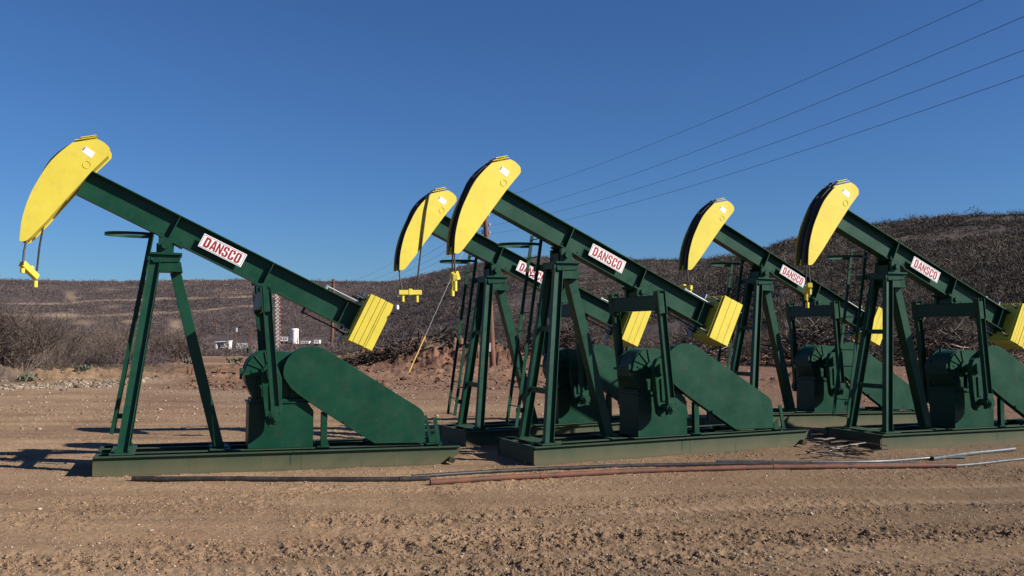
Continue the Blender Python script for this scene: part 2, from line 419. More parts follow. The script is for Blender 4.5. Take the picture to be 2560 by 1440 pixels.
def ground_material():
    m, nt, b = newmat('dirt_and_scrub_ground')
    geo = N(nt, 'ShaderNodeNewGeometry')
    def at(n): 
        a = N(nt, 'ShaderNodeAttribute'); a.attribute_name = n; return a.outputs['Fac']
    pos = geo.outputs['Position']
    n1 = N(nt, 'ShaderNodeTexNoise', Scale=.45, Detail=7.0, Roughness=.6); nt.links.new(pos, n1.inputs['Vector'])
    n2 = N(nt, 'ShaderNodeTexNoise', Scale=18.0, Detail=6.0, Roughness=.75); nt.links.new(pos, n2.inputs['Vector'])
    n3 = N(nt, 'ShaderNodeTexVoronoi', Scale=26.0); nt.links.new(pos, n3.inputs['Vector'])
    soil = ramp(nt, n1.outputs['Fac'], [(.3, dk((.275, .170, .102))), (.5, dk((.348, .226, .133))), (.7, dk((.405, .272, .163)))])
    grain = ramp(nt, n2.outputs['Fac'], [(.25, (.62,) * 3), (.5, (1,) * 3), (.78, (1.28, 1.24, 1.2))])
    soil = mix(nt, 1.0, soil, grain, 'MULTIPLY')
    mps = N(nt, 'ShaderNodeMapping'); mps.inputs['Scale'].default_value = (.10, .85, 1.0); mps.inputs['Rotation'].default_value = (0, 0, R(-12)); nt.links.new(pos, mps.inputs[0])
    ns = N(nt, 'ShaderNodeTexNoise', Scale=1.0, Detail=7.0, Roughness=.62); nt.links.new(mps.outputs[0], ns.inputs['Vector'])
    soil = mix(nt, 1.0, soil, ramp(nt, ns.outputs['Fac'], [(.32, (.70, .68, .66)), (.5, (1.0, 1.0, 1.0)), (.68, (1.22, 1.20, 1.18))]), 'MULTIPLY')
    peb = ramp(nt, n3.outputs['Distance'], [(.07, (.8,) * 3), (.13, (0,) * 3)])
    n5 = N(nt, 'ShaderNodeTexNoise', Scale=2.2, Detail=3.0); nt.links.new(pos, n5.inputs['Vector'])
    pm = ramp(nt, n5.outputs['Fac'], [(.45, (0,) * 3), (.65, (.6,) * 3)])
    pf = mix(nt, 1.0, peb, pm, 'MULTIPLY')
    soil = mix(nt, pf, soil, dk((.42, .31, .21)))
    dm = mix(nt, at('dark_soil'), soil, dk((.185, .120, .070)))
    # keep the grain in the darker soil
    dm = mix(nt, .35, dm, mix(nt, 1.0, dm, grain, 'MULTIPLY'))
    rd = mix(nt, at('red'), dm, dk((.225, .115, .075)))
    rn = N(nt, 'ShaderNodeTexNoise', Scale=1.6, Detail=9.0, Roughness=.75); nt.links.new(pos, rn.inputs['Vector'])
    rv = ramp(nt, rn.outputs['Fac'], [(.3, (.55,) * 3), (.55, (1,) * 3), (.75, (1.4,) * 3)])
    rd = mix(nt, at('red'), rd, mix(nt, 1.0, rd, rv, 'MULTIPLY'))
    # scrub covered slopes: leaf litter, twigs and bare soil
    n6 = N(nt, 'ShaderNodeTexNoise', Scale=.06, Detail=9.0, Roughness=.72); nt.links.new(pos, n6.inputs['Vector'])
    vg = ramp(nt, n6.outputs['Fac'], [(.30, dk((.070, .053, .052))), (.48, dk((.105, .080, .074))), (.60, dk((.15, .114, .098))), (.74, dk((.28, .21, .16)))])
    n7 = N(nt, 'ShaderNodeTexNoise', Scale=.7, Detail=8.0, Roughness=.8); nt.links.new(pos, n7.inputs['Vector'])
    vv = ramp(nt, n7.outputs['Fac'], [(.35, (.6,) * 3), (.65, (1.35,) * 3)])
    vg = mix(nt, 1.0, vg, vv, 'MULTIPLY')
    c = mix(nt, at('veg'), rd, vg)
    c = mix(nt, at('pale'), c, dk((.42, .30, .20)))
    nt.links.new(c, b.inputs['Base Color'])
    b.inputs['Roughness'].default_value = .95; b.inputs['Specular IOR Level'].default_value = .15
    bp = N(nt, 'ShaderNodeBump', Strength=.55, Distance=.02); nt.links.new(n2.outputs['Fac'], bp.inputs['Height'])
    nt.links.new(bp.outputs[0], b.inputs['Normal'])
    return m

# ---------------------------------------------------------------- the pumping unit (built once, then copied)
dB = Vector((.902, 0, -.432)); nB = Vector((.432, 0, .902)); Yv = Vector((0, 1, 0))
def bp_(t, n, y=0.0):
    v = dB * t + nB * n; return Vector((v.x, y, v.z))
HEAD = [(-2.008, 3.53), (-2.004, 3.63), (-1.992, 3.80), (-1.962, 3.97), (-1.915, 4.15), (-1.855, 4.32), (-1.785, 4.47), (-1.70, 4.64), (-1.61, 4.785), (-1.505, 4.91), (-1.40, 5.015), (-1.316, 5.092), (-.975, 5.175), (-.889, 5.138), (-.815, 5.078), (-.785, 5.035), (-.783, 4.985), (-.80, 4.93), (-1.036, 4.657), (-1.30, 4.315), (-1.47, 4.09), (-1.66, 3.835), (-1.85, 3.60), (-1.905, 3.545), (-1.95, 3.525)]

def smooth_poly(pts, a, b, k=4):
    out = list(pts[:a])
    for i in range(a, b):
        p0, p1, p2, p3 = (Vector(pts[max(i - 1, 0)]), Vector(pts[i]), Vector(pts[i + 1]), Vector(pts[min(i + 2, len(pts) - 1)]))
        for j in range(k):
            t = j / k
            q = .5 * ((2 * p1) + (p2 - p0) * t + (2 * p0 - 5 * p1 + 4 * p2 - p3) * t * t + (3 * p1 - p0 - 3 * p2 + p3) * t ** 3)
            out.append((q.x, q.y))
    return out + list(pts[b:])
FRONT = smooth_poly(HEAD[:12], 0, 11, 4)
HEADS = FRONT + smooth_poly(HEAD[12:], 0, 6, 3)
def letters():
    D = [[(0, 0), (.22, 0), (.22, 1), (0, 1)], [(.22, .82), (.38, .82), (.38, .76), (.62, .76), (.62, .84), (.48, 1), (.22, 1)],
         [(.38, .24), (.62, .24), (.62, .76), (.38, .76)], [(.22, 0), (.48, 0), (.62, .16), (.62, .24), (.38, .24), (.38, .18), (.22, .18)]]
    A = [[(0, 0), (.2, 0), (.33, .78), (.33, 1), (.2, 1)], [(.46, 0), (.66, 0), (.46, 1), (.33, 1), (.33, .78)], [(.17, .2), (.48, .2), (.45, .36), (.2, .36)]]
    Nn = [[(0, 0), (.18, 0), (.18, 1), (0, 1)], [(.44, 0), (.62, 0), (.62, 1), (.44, 1)], [(.18, 1), (.18, .62), (.44, 0), (.44, .38)]]
    S = [[(0, .56), (.22, .56), (.22, .86), (0, .86)], [(0, .86), (.6, .86), (.5, 1), (.1, 1)], [(.38, .7), (.6, .7), (.6, .86), (.38, .86)],
         [(0, .56), (.38, .44), (.6, .44), (.5, .56), (.22, .62)], [(.38, .14), (.6, .14), (.6, .44), (.38, .44)], [(.1, 0), (.5, 0), (.6, .14), (0, .14)], [(0, .14), (.22, .14), (.22, .3), (0, .3)]]
    Cc = [[(0, .14), (.22, .14), (.22, .86), (0, .86)], [(0, .86), (.6, .86), (.5, 1), (.1, 1)], [(.38, .64), (.6, .64), (.6, .86), (.38, .86)],
          [(.1, 0), (.5, 0), (.6, .14), (0, .14)], [(.38, .14), (.6, .14), (.6, .36), (.38, .36)]]
    O = [[(0, .14), (.22, .14), (.22, .86), (0, .86)], [(.38, .14), (.6, .14), (.6, .86), (.38, .86)], [(0, .86), (.6, .86), (.5, 1), (.1, 1)], [(.1, 0), (.5, 0), (.6, .14), (0, .14)]]
    return [D, A, Nn, S, Cc, O]

def inset_curve(pts, d):
    out = []
    for i, p in enumerate(pts):
        a = Vector(pts[max(i - 1, 0)]); b = Vector(pts[min(i + 1, len(pts) - 1)])
        t = (b - a).normalized(); nn = Vector((t.y, -t.x))
        out.append((p[0] + nn.x * d, p[1] + nn.y * d))
    return out

def make_unit():
    root = empty('pumping_unit')
    # skid frame
    m = MB()
    for s in (-1, 1):
        yc = .775 * s
        m.box(-.85, 4.82, yc - .055, yc + .055, .289, .305)
        m.box(-.85, 4.45, yc - .045, yc + .045, 0, .014)
        m.prism([(-.85, .014), (4.45, .014), (4.56, .03), (4.78, .16), (4.82, .24), (4.82, .289), (-.85, .289)], yc - .006, yc + .006)
        m.ibeam((-.80, .33 * s, .152), (4.6, .33 * s, .152), (0, 1, 0), (0, 0, 1), .298, .12)
        for x in (.35, 1.3, 2.6, 3.7):      # web stiffeners inside
            m.box(x, x + .012, yc - s * .007 - (.036 if s > 0 else 0), yc - s * .007 + (.036 if s < 0 else 0), .015, .288)
    for x in (-.842, .92, 2.0, 3.2, 4.4):
        if x < 0:
            m.box(x, x + .012, -.728, .728, .004, .2995)
            m.box(x, x + .06, -.728, .728, .2998, .3035)
        else:
            for a, b in ((-.728, -.392), (-.268, .268), (.392, .728)):
                m.ibeam((x, a, .15), (x, b, .15), (1, 0, 0), (0, 0, 1), .22, .11)
    m.box(-.64, -.28, -.66, .66, .3065, .320)         # foot plate under the two front legs
    m.box(.82, 1.14, -.42, .42, .3065, .320)
    skid = m.build('skid_frame', M_skid, root, bevel=.002)
    m = MB(); m.cyl((4.66, -.885, .085), (4.66, .885, .085), .052, n=18); 
    m.build('pull_pipe', M_skid, skid, smooth=True)
    m = MB(); m.cyl((4.66, -.8855, .085), (4.66, -.887, .085), .043, n=18); m.build('pipe_bore_shade', M_dark, skid)  # thin dark disc painting the shade inside the pull pipe
    # samson post
    for s in (-1, 1):
        m = MB()
        p0 = Vector((-.461, .513 * s, .32)); p1 = Vector((-.075, .175 * s, 3.31))
        dd = (p1 - p0).normalized(); B = Vector((1, 0, 0)); B = (B - dd * B.dot(dd)).normalized(); A = dd.cross(B)
        m.ibeam(p0, p1, A, B, .165, .115, .011, .009)
        m.box(p0.x - .12, p0.x + .12, p0.y - .09, p0.y + .09, .3205, .332)
        for bx in (-.09, .09):
            for by in (-.07, .07): m.cyl((p0.x + bx, p0.y + by, .332), (p0.x + bx, p0.y + by, .358), .015, n=6)
        m.build('leg', M_green, root, bevel=.0015)
    m = MB()
    p0 = Vector((.965, 0, .32)); p1 = Vector((.235, 0, 3.13))
    dd = (p1 - p0).normalized(); B = Vector((1, 0, 0)); B = (B - dd * B.dot(dd)).normalized()
    w = .084; h = .10
    m.sweep([(-h, -w), (h, -w), (h, w), (-h, w)], p0, p1, Yv, B)
    m.box(.83, 1.11, -.15, .15, .3205, .334)
    m.build('leg', M_green, root, bevel=.004)
    for z in (1.18, 2.25):
        t = (z - .32) / 2.99; x = -.461 + .386 * t; y = .513 - .338 * t
        m = MB(); m.box(x - .05, x + .05, -y + .05, y - .05, z - .045, z + .045); m.build('brace', M_green, root, bevel=.002)
    m = MB()
    m.box(-.15, .33, -.27, .30, 3.395, 3.43)
    m.prism([(-.10, 3.27), (.285, 3.29), (.315, 3.394), (-.14, 3.394)], -.225, .25)
    m.prism([(-.01, 3.13), (.345, 3.13), (.315, 3.288), (-.01, 3.28)], -.205, .205)
    m.box(-.185, -.145, -.24, .62, 3.30, 3.40)          # crossbar to ladder
    for y in (-.2, .24): m.cyl((-.165, y, 3.34), (-.20, y, 3.34), .028, n=8)
    m.build('post_cap', M_green, root, bevel=.002)
    m = MB()
    for y0, y1 in ((-.235, -.16), (.16, .235)):
        m.prism([(-.035, 3.43), (.18, 3.43), (.18, 3.56), (.155, 3.66), (-.03, 3.66)], y0, y1)
    m.cyl((.07, -.30, 3.54), (.07, .30, 3.54), .055, n=14)
    m.box(-.06, .20, -.16, .16, 3.431, 3.58)
    m.obox(bp_(-1.43, 3.328), dB, Yv, nB, .20, .21, .012)
    for tt in (-1.6, -1.27):
        for y in (-.17, .17): m.cyl(bp_(tt, 3.31, y), bp_(tt, 3.40, y), .013, n=6)
    m.build('saddle_bearing', M_green, root, bevel=.002)
    # ladder with hoop
    m = MB()
    pb = Vector((-.668, 0, .523)); pt = Vector((-.125, 0, 3.97)); ld = (pt - pb).normalized()
    for y in (.36, .79): m.bar(pb + Yv * y, pt + Yv * y, .022, .058, up=(1, 0, 0))
    n = 11; 
    for i in range(n):
        p = pb + (pt - pb) * ((.06 + i) / (n - .7)); m.cyl(p + Yv * .372, p + Yv * .778, .010, n=8)
    lad = m.build('ladder', M_green, root)
    for z in (.80, 3.34):
        t = (z - .523) / 3.447; x = -.668 + .543 * t; tl_ = (z - .32) / 2.99; lx = -.461 + .386 * tl_; ly = .513 - .338 * tl_
        m = MB(); m.box(x + .03, lx - .085, .48 if z < 1 else .3, .54 if z < 1 else .36, z - .04, z + .04); m.build('bracket', M_green, lad)
    m = MB()
    for i in range(2):
        pass
    hc = []; zc = 3.77; xr = -.155
    for k in range(27):
        a = PI / 2 + PI * k / 26
        hc.append((xr - .30 + .42 * math.cos(a), .575 + .30 * math.sin(a)))
    hc = [(xr, .80)] + [(xr - .15, .875)] + hc + [(xr - .15, .275)] + [(xr, .35)]
    for (x0, y0), (x1, y1) in zip(hc[:-1], hc[1:]):
        m.bar((x0, y0, zc), (x1, y1, zc), .008, .05, up=(0, 0, 1))
    m.build('safety_hoop', M_green, lad)
    # walking beam
    m = MB()
    m.ibeam(bp_(-3.0, 3.558), bp_(2.05, 3.558), Yv, nB, .440, .236, .018, .012)
    m.obox(bp_(-3.045, 3.53) + Vector((-.0, 0, 0)), Vector((.60, 0, .80)), Yv, Vector((-.80, 0, .60)), .36, .13, .012)
    wb = m.build('walking_beam', M_green, root, bevel=.002)
    for tt in (-1.478, .161, 1.55):
        for s in (-1, 1):
            m = MB(); m.obox(bp_(tt, 3.558, s * .059), dB, Yv, nB, .007, .0525, .2015); m.build('stiffener', M_green, wb)
    # sign plate
    for s in (-1, 1):
        m = MB(); y = -.108 * s
        m.obox(bp_(-.657, 3.574, y), dB, Yv, nB, .374, .004, .117)
        sg = m.build('sign', M_sign_w, wb, bevel=.002)
        # border
        m = MB(); yy = y - .0048 * s
        for a, b in (((-1.012, 3.674), (-.302, 3.674)), ((-1.012, 3.474), (-.302, 3.474)), ((-1.012, 3.474), (-1.012, 3.674)), ((-.302, 3.474), (-.302, 3.674))):
            m.bar(bp_(a[0], a[1], yy), bp_(b[0], b[1], yy), .0025, .006, up=nB if a[1] == b[1] else dB)
        m.build('border_line', M_sign_line, sg)
        m = MB(); H = .166; 
        x = 0; adv = .1065; n0 = 3.491
        for i, L in enumerate(letters()):
            for k, poly in enumerate(L):
                vs = []
                for (px_, pz_) in poly:
                    t = (-.657 - .312 + i * adv + px_ * .152) if s == 1 else (-.657 + .312 - i * adv - px_ * .152)
                    vs.append(bp_(t, n0 + pz_ * H, y - s * (.0050 + .0004 * k)))
                m.add(vs, [tuple(range(len(vs)))])
        m.build('lettering', M_sign_r, sg, recalc=False)
    for nn, t0, t1, mt in ((3.835, 1.10, 1.76, M_steel), (3.255, .92, 1.70, M_dark)):
        m = MB(); m.cyl(bp_(t0, nn, 0.02), bp_(t1, nn, 0.02), .013, n=8)
        for tt in (t0 + .03, t1 - .05): m.obox(bp_(tt, nn + (-.03 if nn > 3.5 else .03), .02), dB, Yv, nB, .02, .03, .05)
        m.build('adjusting_rod', mt, wb)
    # horse head
    m = MB()
    for s in (-1, 1):
        m.prism(HEADS, s * .209, s * .197)
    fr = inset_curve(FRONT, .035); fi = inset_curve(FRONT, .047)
    rear = HEAD[17:24]; ri = inset_curve(rear, .02); rj = inset_curve(rear, .032)
    m.prism(ri + rj[::-1], -.1965, .1965)
    m.prism([(-1.30, 5.075), (-.98, 5.153), (-.985, 5.138), (-1.295, 5.06)], -.1965, .1965)
    m.prism([(-2.0, 3.535), (-1.93, 3.535), (-1.93, 3.65), (-1.99, 3.65)], .03, .07)
    head = m.build('horse_head', M_yellow, root)
    m = MB(); m.prism(fr + fi[::-1], -.1965, .1965); m.build('wear_plate', M_wear_shade, head)
    m = MB()
    m.obox((-1.14, 0, 5.172), (.97, 0, .235), Yv, (-.235, 0, .97), .155, .195, .005)
    m.obox((-1.10, 0, 5.222), (.97, 0, .235), Yv, (-.235, 0, .97), .115, .13, .005)
    for y in (-.10, .10):
        for tt in (-.07, .07): m.cyl((-1.11 + tt, y, 5.15 + tt * .24), (-1.11 + tt, y, 5.232 + tt * .24), .010, n=8)
    m.build('cable_clamp', M_yellow, head)
    for s in (1, -1):
        m = MB()
        c = (-1.105, s * -.210, 4.757)
        K = 24
        for k in range(K):
            a0 = 2 * PI * k / K; a1 = 2 * PI * (k + 1) / K
            m.bar((c[0] + .056 * math.cos(a0), c[1], c[2] + .056 * math.sin(a0)), (c[0] + .056 * math.cos(a1), c[1], c[2] + .056 * math.sin(a1)), .004, .010, up=(0, 1, 0))
        m.build('plug_ring', M_yellow, head)
    m = MB()
    q = [(-1.134, 5.045), (-.993, 4.958), (-1.044, 4.862), (-1.196, 4.966)]
    m.prism(q, -.2115, -.2095)
    st = m.build('sticker', M_sign_w, head)
    m = MB()
    def lerp(a, b, t): return (a[0] + (b[0] - a[0]) * t, a[1] + (b[1] - a[1]) * t)
    def sq(u0, u1, v0, v1):
        f = lambda u, v: lerp(lerp(q[0], q[1], u), lerp(q[3], q[2], u), v)
        return [f(u0, v0), f(u1, v0), f(u1, v1), f(u0, v1)]
    m.prism(sq(.02, .10, .10, .80), -.2128, -.2117)
    for u0, v0, l in ():
        pass
    m.build('printed_bar', M_dark, st)
    m = MB()
    cf = inset_curve(FRONT, .018)
    nf = len(cf)
    for y in (-.10, .10, -.065, .065):
        pp = []
        for i_, (x, z) in enumerate(cf[2:]):
            t_ = max(0, (i_ / nf - .45) / .55); t_ = t_ * (1 - t_) * 4 * .045
            pp.append((x - t_ * .72, y, z + t_ * .69))
        m.tube(pp + [(-1.2, y, 5.19)], .016, 8)
    m.build('bridle_rope', M_cable, root, smooth=True)
    # equaliser, pitmans
    m = MB()
    m.ibeam((1.60, -.80, 2.69), (1.60, .80, 2.69), (1, 0, 0), (0, 0, 1), .27, .17, .02, .15)
    eq = m.build('equalizer', M_green, root, bevel=.003)
    m = MB()
    m.box(1.49, 1.72, -.235, -.16, 2.826, 3.0 - .02); m.box(1.49, 1.72, .16, .235, 2.826, 2.98)
    m.cyl((1.60, -.27, 2.91), (1.60, .27, 2.91), .05, n=12)
    m.obox(bp_(.18, 3.322), dB, Yv, nB, .19, .24, .012)
    for tt in (.03, .33):
        for y in (-.19, .19): m.cyl(bp_(tt, 3.29, y), bp_(tt, 3.38, y), .014, n=6)
    m.box(1.52, 1.70, -.16, .16, 2.826, 2.90)
    m.build('equalizer_bearing', M_green, root, bevel=.002)
    for s in (-1, 1):
        m = MB(); y = .82 * s
        p0 = Vector((1.60, y, 2.80)); p1 = Vector((1.772, y, 1.0)); dd = (p1 - p0).normalized(); B = Vector((1, 0, 0)); B = (B - dd * B.dot(dd)).normalized()
        m.ibeam(p0, p1, Yv, B, .135, .10, .010, .012)
        c = Vector((1.605, y, 2.68)); m.obox(c, B, Yv, dd, .052, .055, .175)
        for o_ in (-.075, .075): m.obox(c + B * o_ - dd * .02, B, Yv, dd, .008, .075, .20)
        for bx in (-.04, .04):
            for by in (-.03, .03): m.cyl(c + B * bx + Yv * by - dd * .17, c + B * bx + Yv * by - dd * .235, .014, n=6)
        m.obox((1.776, y, .965), (1, 0, 0), Yv, (0, 0, 1), .075, .055, .06)
        m.build('pitman_arm', M_green, root, bevel=.0015)
        m = MB(); K = (1.778, .845)
        m.cyl((K[0], y - .06 * s, K[1]), (K[0], y + .06 * s, K[1]), .105, n=20)
        m.cyl((K[0], y + .06 * s, K[1]), (K[0], y + .085 * s, K[1]), .070, n=16)
        m.cyl((K[0], y + .085 * s, K[1]), (K[0], y + .105 * s, K[1]), .040, n=12)
        m.obox((K[0] - .0, y, K[1] - .105), (1, 0, 0), Yv, (0, 0, 1), .085, .045, .02)
        for k in range(4):
            a = k * PI / 2 + PI / 4; cx = K[0] + .094 * math.cos(a); cz = K[1] + .094 * math.sin(a)
            m.cyl((cx, y + .058 * s, cz), (cx, y + .068 * s, cz), .011, n=6)
        m.build('crank_pin_bearing', M_green, root)
        m = MB()
        m.prism([(1.60, 1.60), (1.65, 1.69), (1.72, 1.72), (1.79, 1.69), (1.83, 1.60), (1.885, 1.45), (1.90, .95), (1.885, .76), (1.83, .68), (1.72, .67), (1.66, .73), (1.62, 1.0), (1.57, 1.45)], s * .62, s * .50)
        m.prism([(1.70, 1.35), (1.80, 1.35), (1.825, .95), (1.72, .95)], s * .645, s * .619)
        m.cyl((1.72, s * .50, 1.52), (1.72, s * .68, 1.52), .10, n=18)
        m.cyl((K[0], s * .62, K[1]), (K[0], s * .77, K[1]), .07, n=14)
        m.build('crank', M_green, root, bevel=.004)
    # gearbox
    m = MB()
    arc = [(1.70 + .36 * math.cos(R(a)), 1.535 + .335 * math.sin(R(a))) for a in range(90, 186, 8)]
    prof = arc + [(1.345, 1.38), (1.40, 1.25), (1.46, 1.13), (2.30, 1.13), (2.52, 1.30), (2.60, 1.55), (2.50, 1.74), (2.25, 1.83), (1.95, 1.865)]
    m.prism(prof, -.30, .30)
    m.box(1.30, 2.62, -.355, .355, 1.488, 1.528)
    for x in (1.44, 1.62, 1.95, 2.2): 
        for y in (-.305, .305): m.cyl((x, y, 1.46), (x, y, 1.56), .016, n=6)
    m.box(1.255, 1.30, -.29, -.19, 1.42, 1.60)
    m.box(1.43, 2.36, -.33, .33, 1.052, 1.098); m.box(1.47, 2.3, -.25, .25, 1.098, 1.131)
    for x in (1.50, 1.75, 2.05, 2.28):
        m.prism([(x - .008, 1.10), (x + .008, 1.10), (x + .008, 1.49), (x - .008, 1.49)], -.345, -.299)
    for a in (100, 128, 156): 
        x = 1.70 + .36 * math.cos(R(a)); z = 1.535 + .335 * math.sin(R(a))
        m.bar((1.70, -.308, 1.535), (x, -.308, z), .014, .018, up=(0, 1, 0))
    for y in (-.24, .24):
        pr = [(1.70 + .375 * math.cos(R(a)), 1.535 + .35 * math.sin(R(a))) for a in range(60, 175, 6)]
        pr2 = [(1.70 + .352 * math.cos(R(a)), 1.535 + .328 * math.sin(R(a))) for a in range(60, 175, 6)]
        m.prism(pr + pr2[::-1], y - .018, y + .018)
    m.cyl((1.40, 0, 1.83), (1.40, 0, 1.92), .03, n=10)
    m.cyl((1.72, -.50, 1.52), (1.72, .50, 1.52), .075, n=16)
    m.cyl((1.72, -.36, 1.52), (1.72, .36, 1.52), .14, n=20)
    m.build('gearbox', M_green, root, bevel=.003)
    m = MB()
    for y0, y1 in ((-.335, -.32), (.32, .335)):
        m.prism([(1.405, .3065), (2.436, .3065), (2.436, .90), (2.34, 1.03), (1.405, 1.03)], y0, y1)
    m.box(1.405, 1.42, -.3195, .3195, .307, 1.03); m.box(2.42, 2.435, -.3195, .3195, .307, .90)
    m.box(1.38, 2.38, -.36, .36, 1.031, 1.051)
    m.build('gearbox_pedestal', M_green, root, bevel=.002)
    # belt guard
    G = [(1.890, 1.52), (1.905, 1.64), (1.955, 1.75), (2.03, 1.845), (2.12, 1.91), (2.23, 1.95), (2.345, 1.96), (2.46, 1.948), (2.56, 1.913), (2.66, 1.855), (4.12, .955), (4.19, .905), (4.235, .855), (4.258, .79), (4.265, .72), (4.272, .335), (3.41, .345), (2.53, .90), (2.15, 1.165), (2.03, 1.27), (1.945, 1.385), (1.905, 1.45)]
    m = MB(); m.prism([(x_ + .03, z_) for x_, z_ in G], -.435, -.30)
    bg = m.build('belt_guard', M_green, root, bevel=.004)
    m = MB(); m.cyl((2.365, -.4355, 1.505), (2.365, -.4365, 1.505), .030, n=16); m.build('inspection_hole_shade', M_dark, bg)  # dark disc on the solid guard, painted as a shaded hole
    m = MB(); m.cyl((2.92, -.436, .71), (2.92, -.47, .71), .020, n=8); m.build('bolt', M_green, bg)
    m = MB(); m.box(2.555, 2.655, -.40, -.31, .3065, .88); m.box(2.50, 2.71, -.42, -.295, .3067, .320)
    m.prism([(2.6545, .3195), (2.70, .3195), (2.6545, .45)], -.36, -.35)
    m.build('guard_post', M_green, root)
    m = MB()
    m.bar((4.545, -.42, .306), (4.47, -.42, .76), .03, .065, up=(1, 0, 0)); m.bar((4.50, -.05, .306), (4.40, -.05, .76), .03, .05, up=(1, 0, 0))
    m.box(4.32, 4.60, -.46, 0.1, .3065, .320); m.prism([(4.30, .32), (4.53, .32), (4.53, .50)], -.30, -.29); m.box(4.33, 4.53, -.2, -.15, .50, .52)
    m.build('motor_slide', M_green, root)
    m = MB()
    for y in (-.10, .14): m.box(3.35, 4.28, y - .035, y + .035, .3065, .37)
    m.build('motor_rail', M_green, root)
    return root

unit0 = make_unit()
SLABS = {1: [0, .175, .42, .62, .70, 1], 2: [0, .36, .68, 1], 3: [0, .36, .70, 1], 4: [0, .3, .62, 1], 5: [0, .16, .32, .52, .70, .82, 1]}
# rope ends and carrier bar of each bridle, in the unit's own frame
BR = {
 1: dict(c=[((-1.93, -.08, 3.56), (-1.955, -.16, 3.17)), ((-1.72, .10, 3.85), (-1.80, .14, 3.10))], b=((-1.975, -.13, 3.20), (-1.80, .13, 3.00)), d=[(.06, .07), (.94, .10)]),
 2: dict(c=[((-1.985, -.10, 3.58), (-1.955, -.20, 3.12)), None], b=((-2.03, -.20, 3.08), (-1.56, -.22, 3.08)), d=[(.18, .12), (.80, .13)]),
 3: dict(c=[((-1.955, -.08, 3.58), (-1.975, -.16, 3.20)), ((-1.93, .08, 3.58), (-1.91, .16, 3.24))], b=((-1.99, -.20, 3.13), (-1.90, .20, 3.18)), d=[(.1, .17), (.9, .08)]),
 4: dict(c=[((-1.95, -.08, 3.56), (-1.93, -.16, 3.16)), ((-2.02, .10, 3.56), (-2.05, .16, 3.17))], b=((-1.90, -.20, 3.13), (-2.07, .20, 3.14)), d=[(.1, .08), (.9, .06)]),
 5: dict(c=[((-1.90, -.08, 3.56), (-1.93, -.17, 3.12)), ((-1.80, .10, 3.66), (-1.80, .15, 3.14))], b=((-1.97, -.20, 3.14), (-1.79, .18, 3.02)), d=[(.1, .10), (.8, .12)])}
ULAB = {1: 'green oil pumping unit with yellow head at far left, whole and nearest the camera',
        2: 'green pumping unit half hidden behind another, loose rope across its yellow head',
        3: 'green pumping unit in the middle with yellow head in front of the wooden pole',
        4: 'green pumping unit in the back row, its tail crossed by the ladder of another',
        5: 'green oil pumping unit at the right edge, its yellow counterweight cut off by the picture'}
roots = {1: unit0}
for u in (2, 3, 4, 5): roots[u] = copy_tree(unit0)
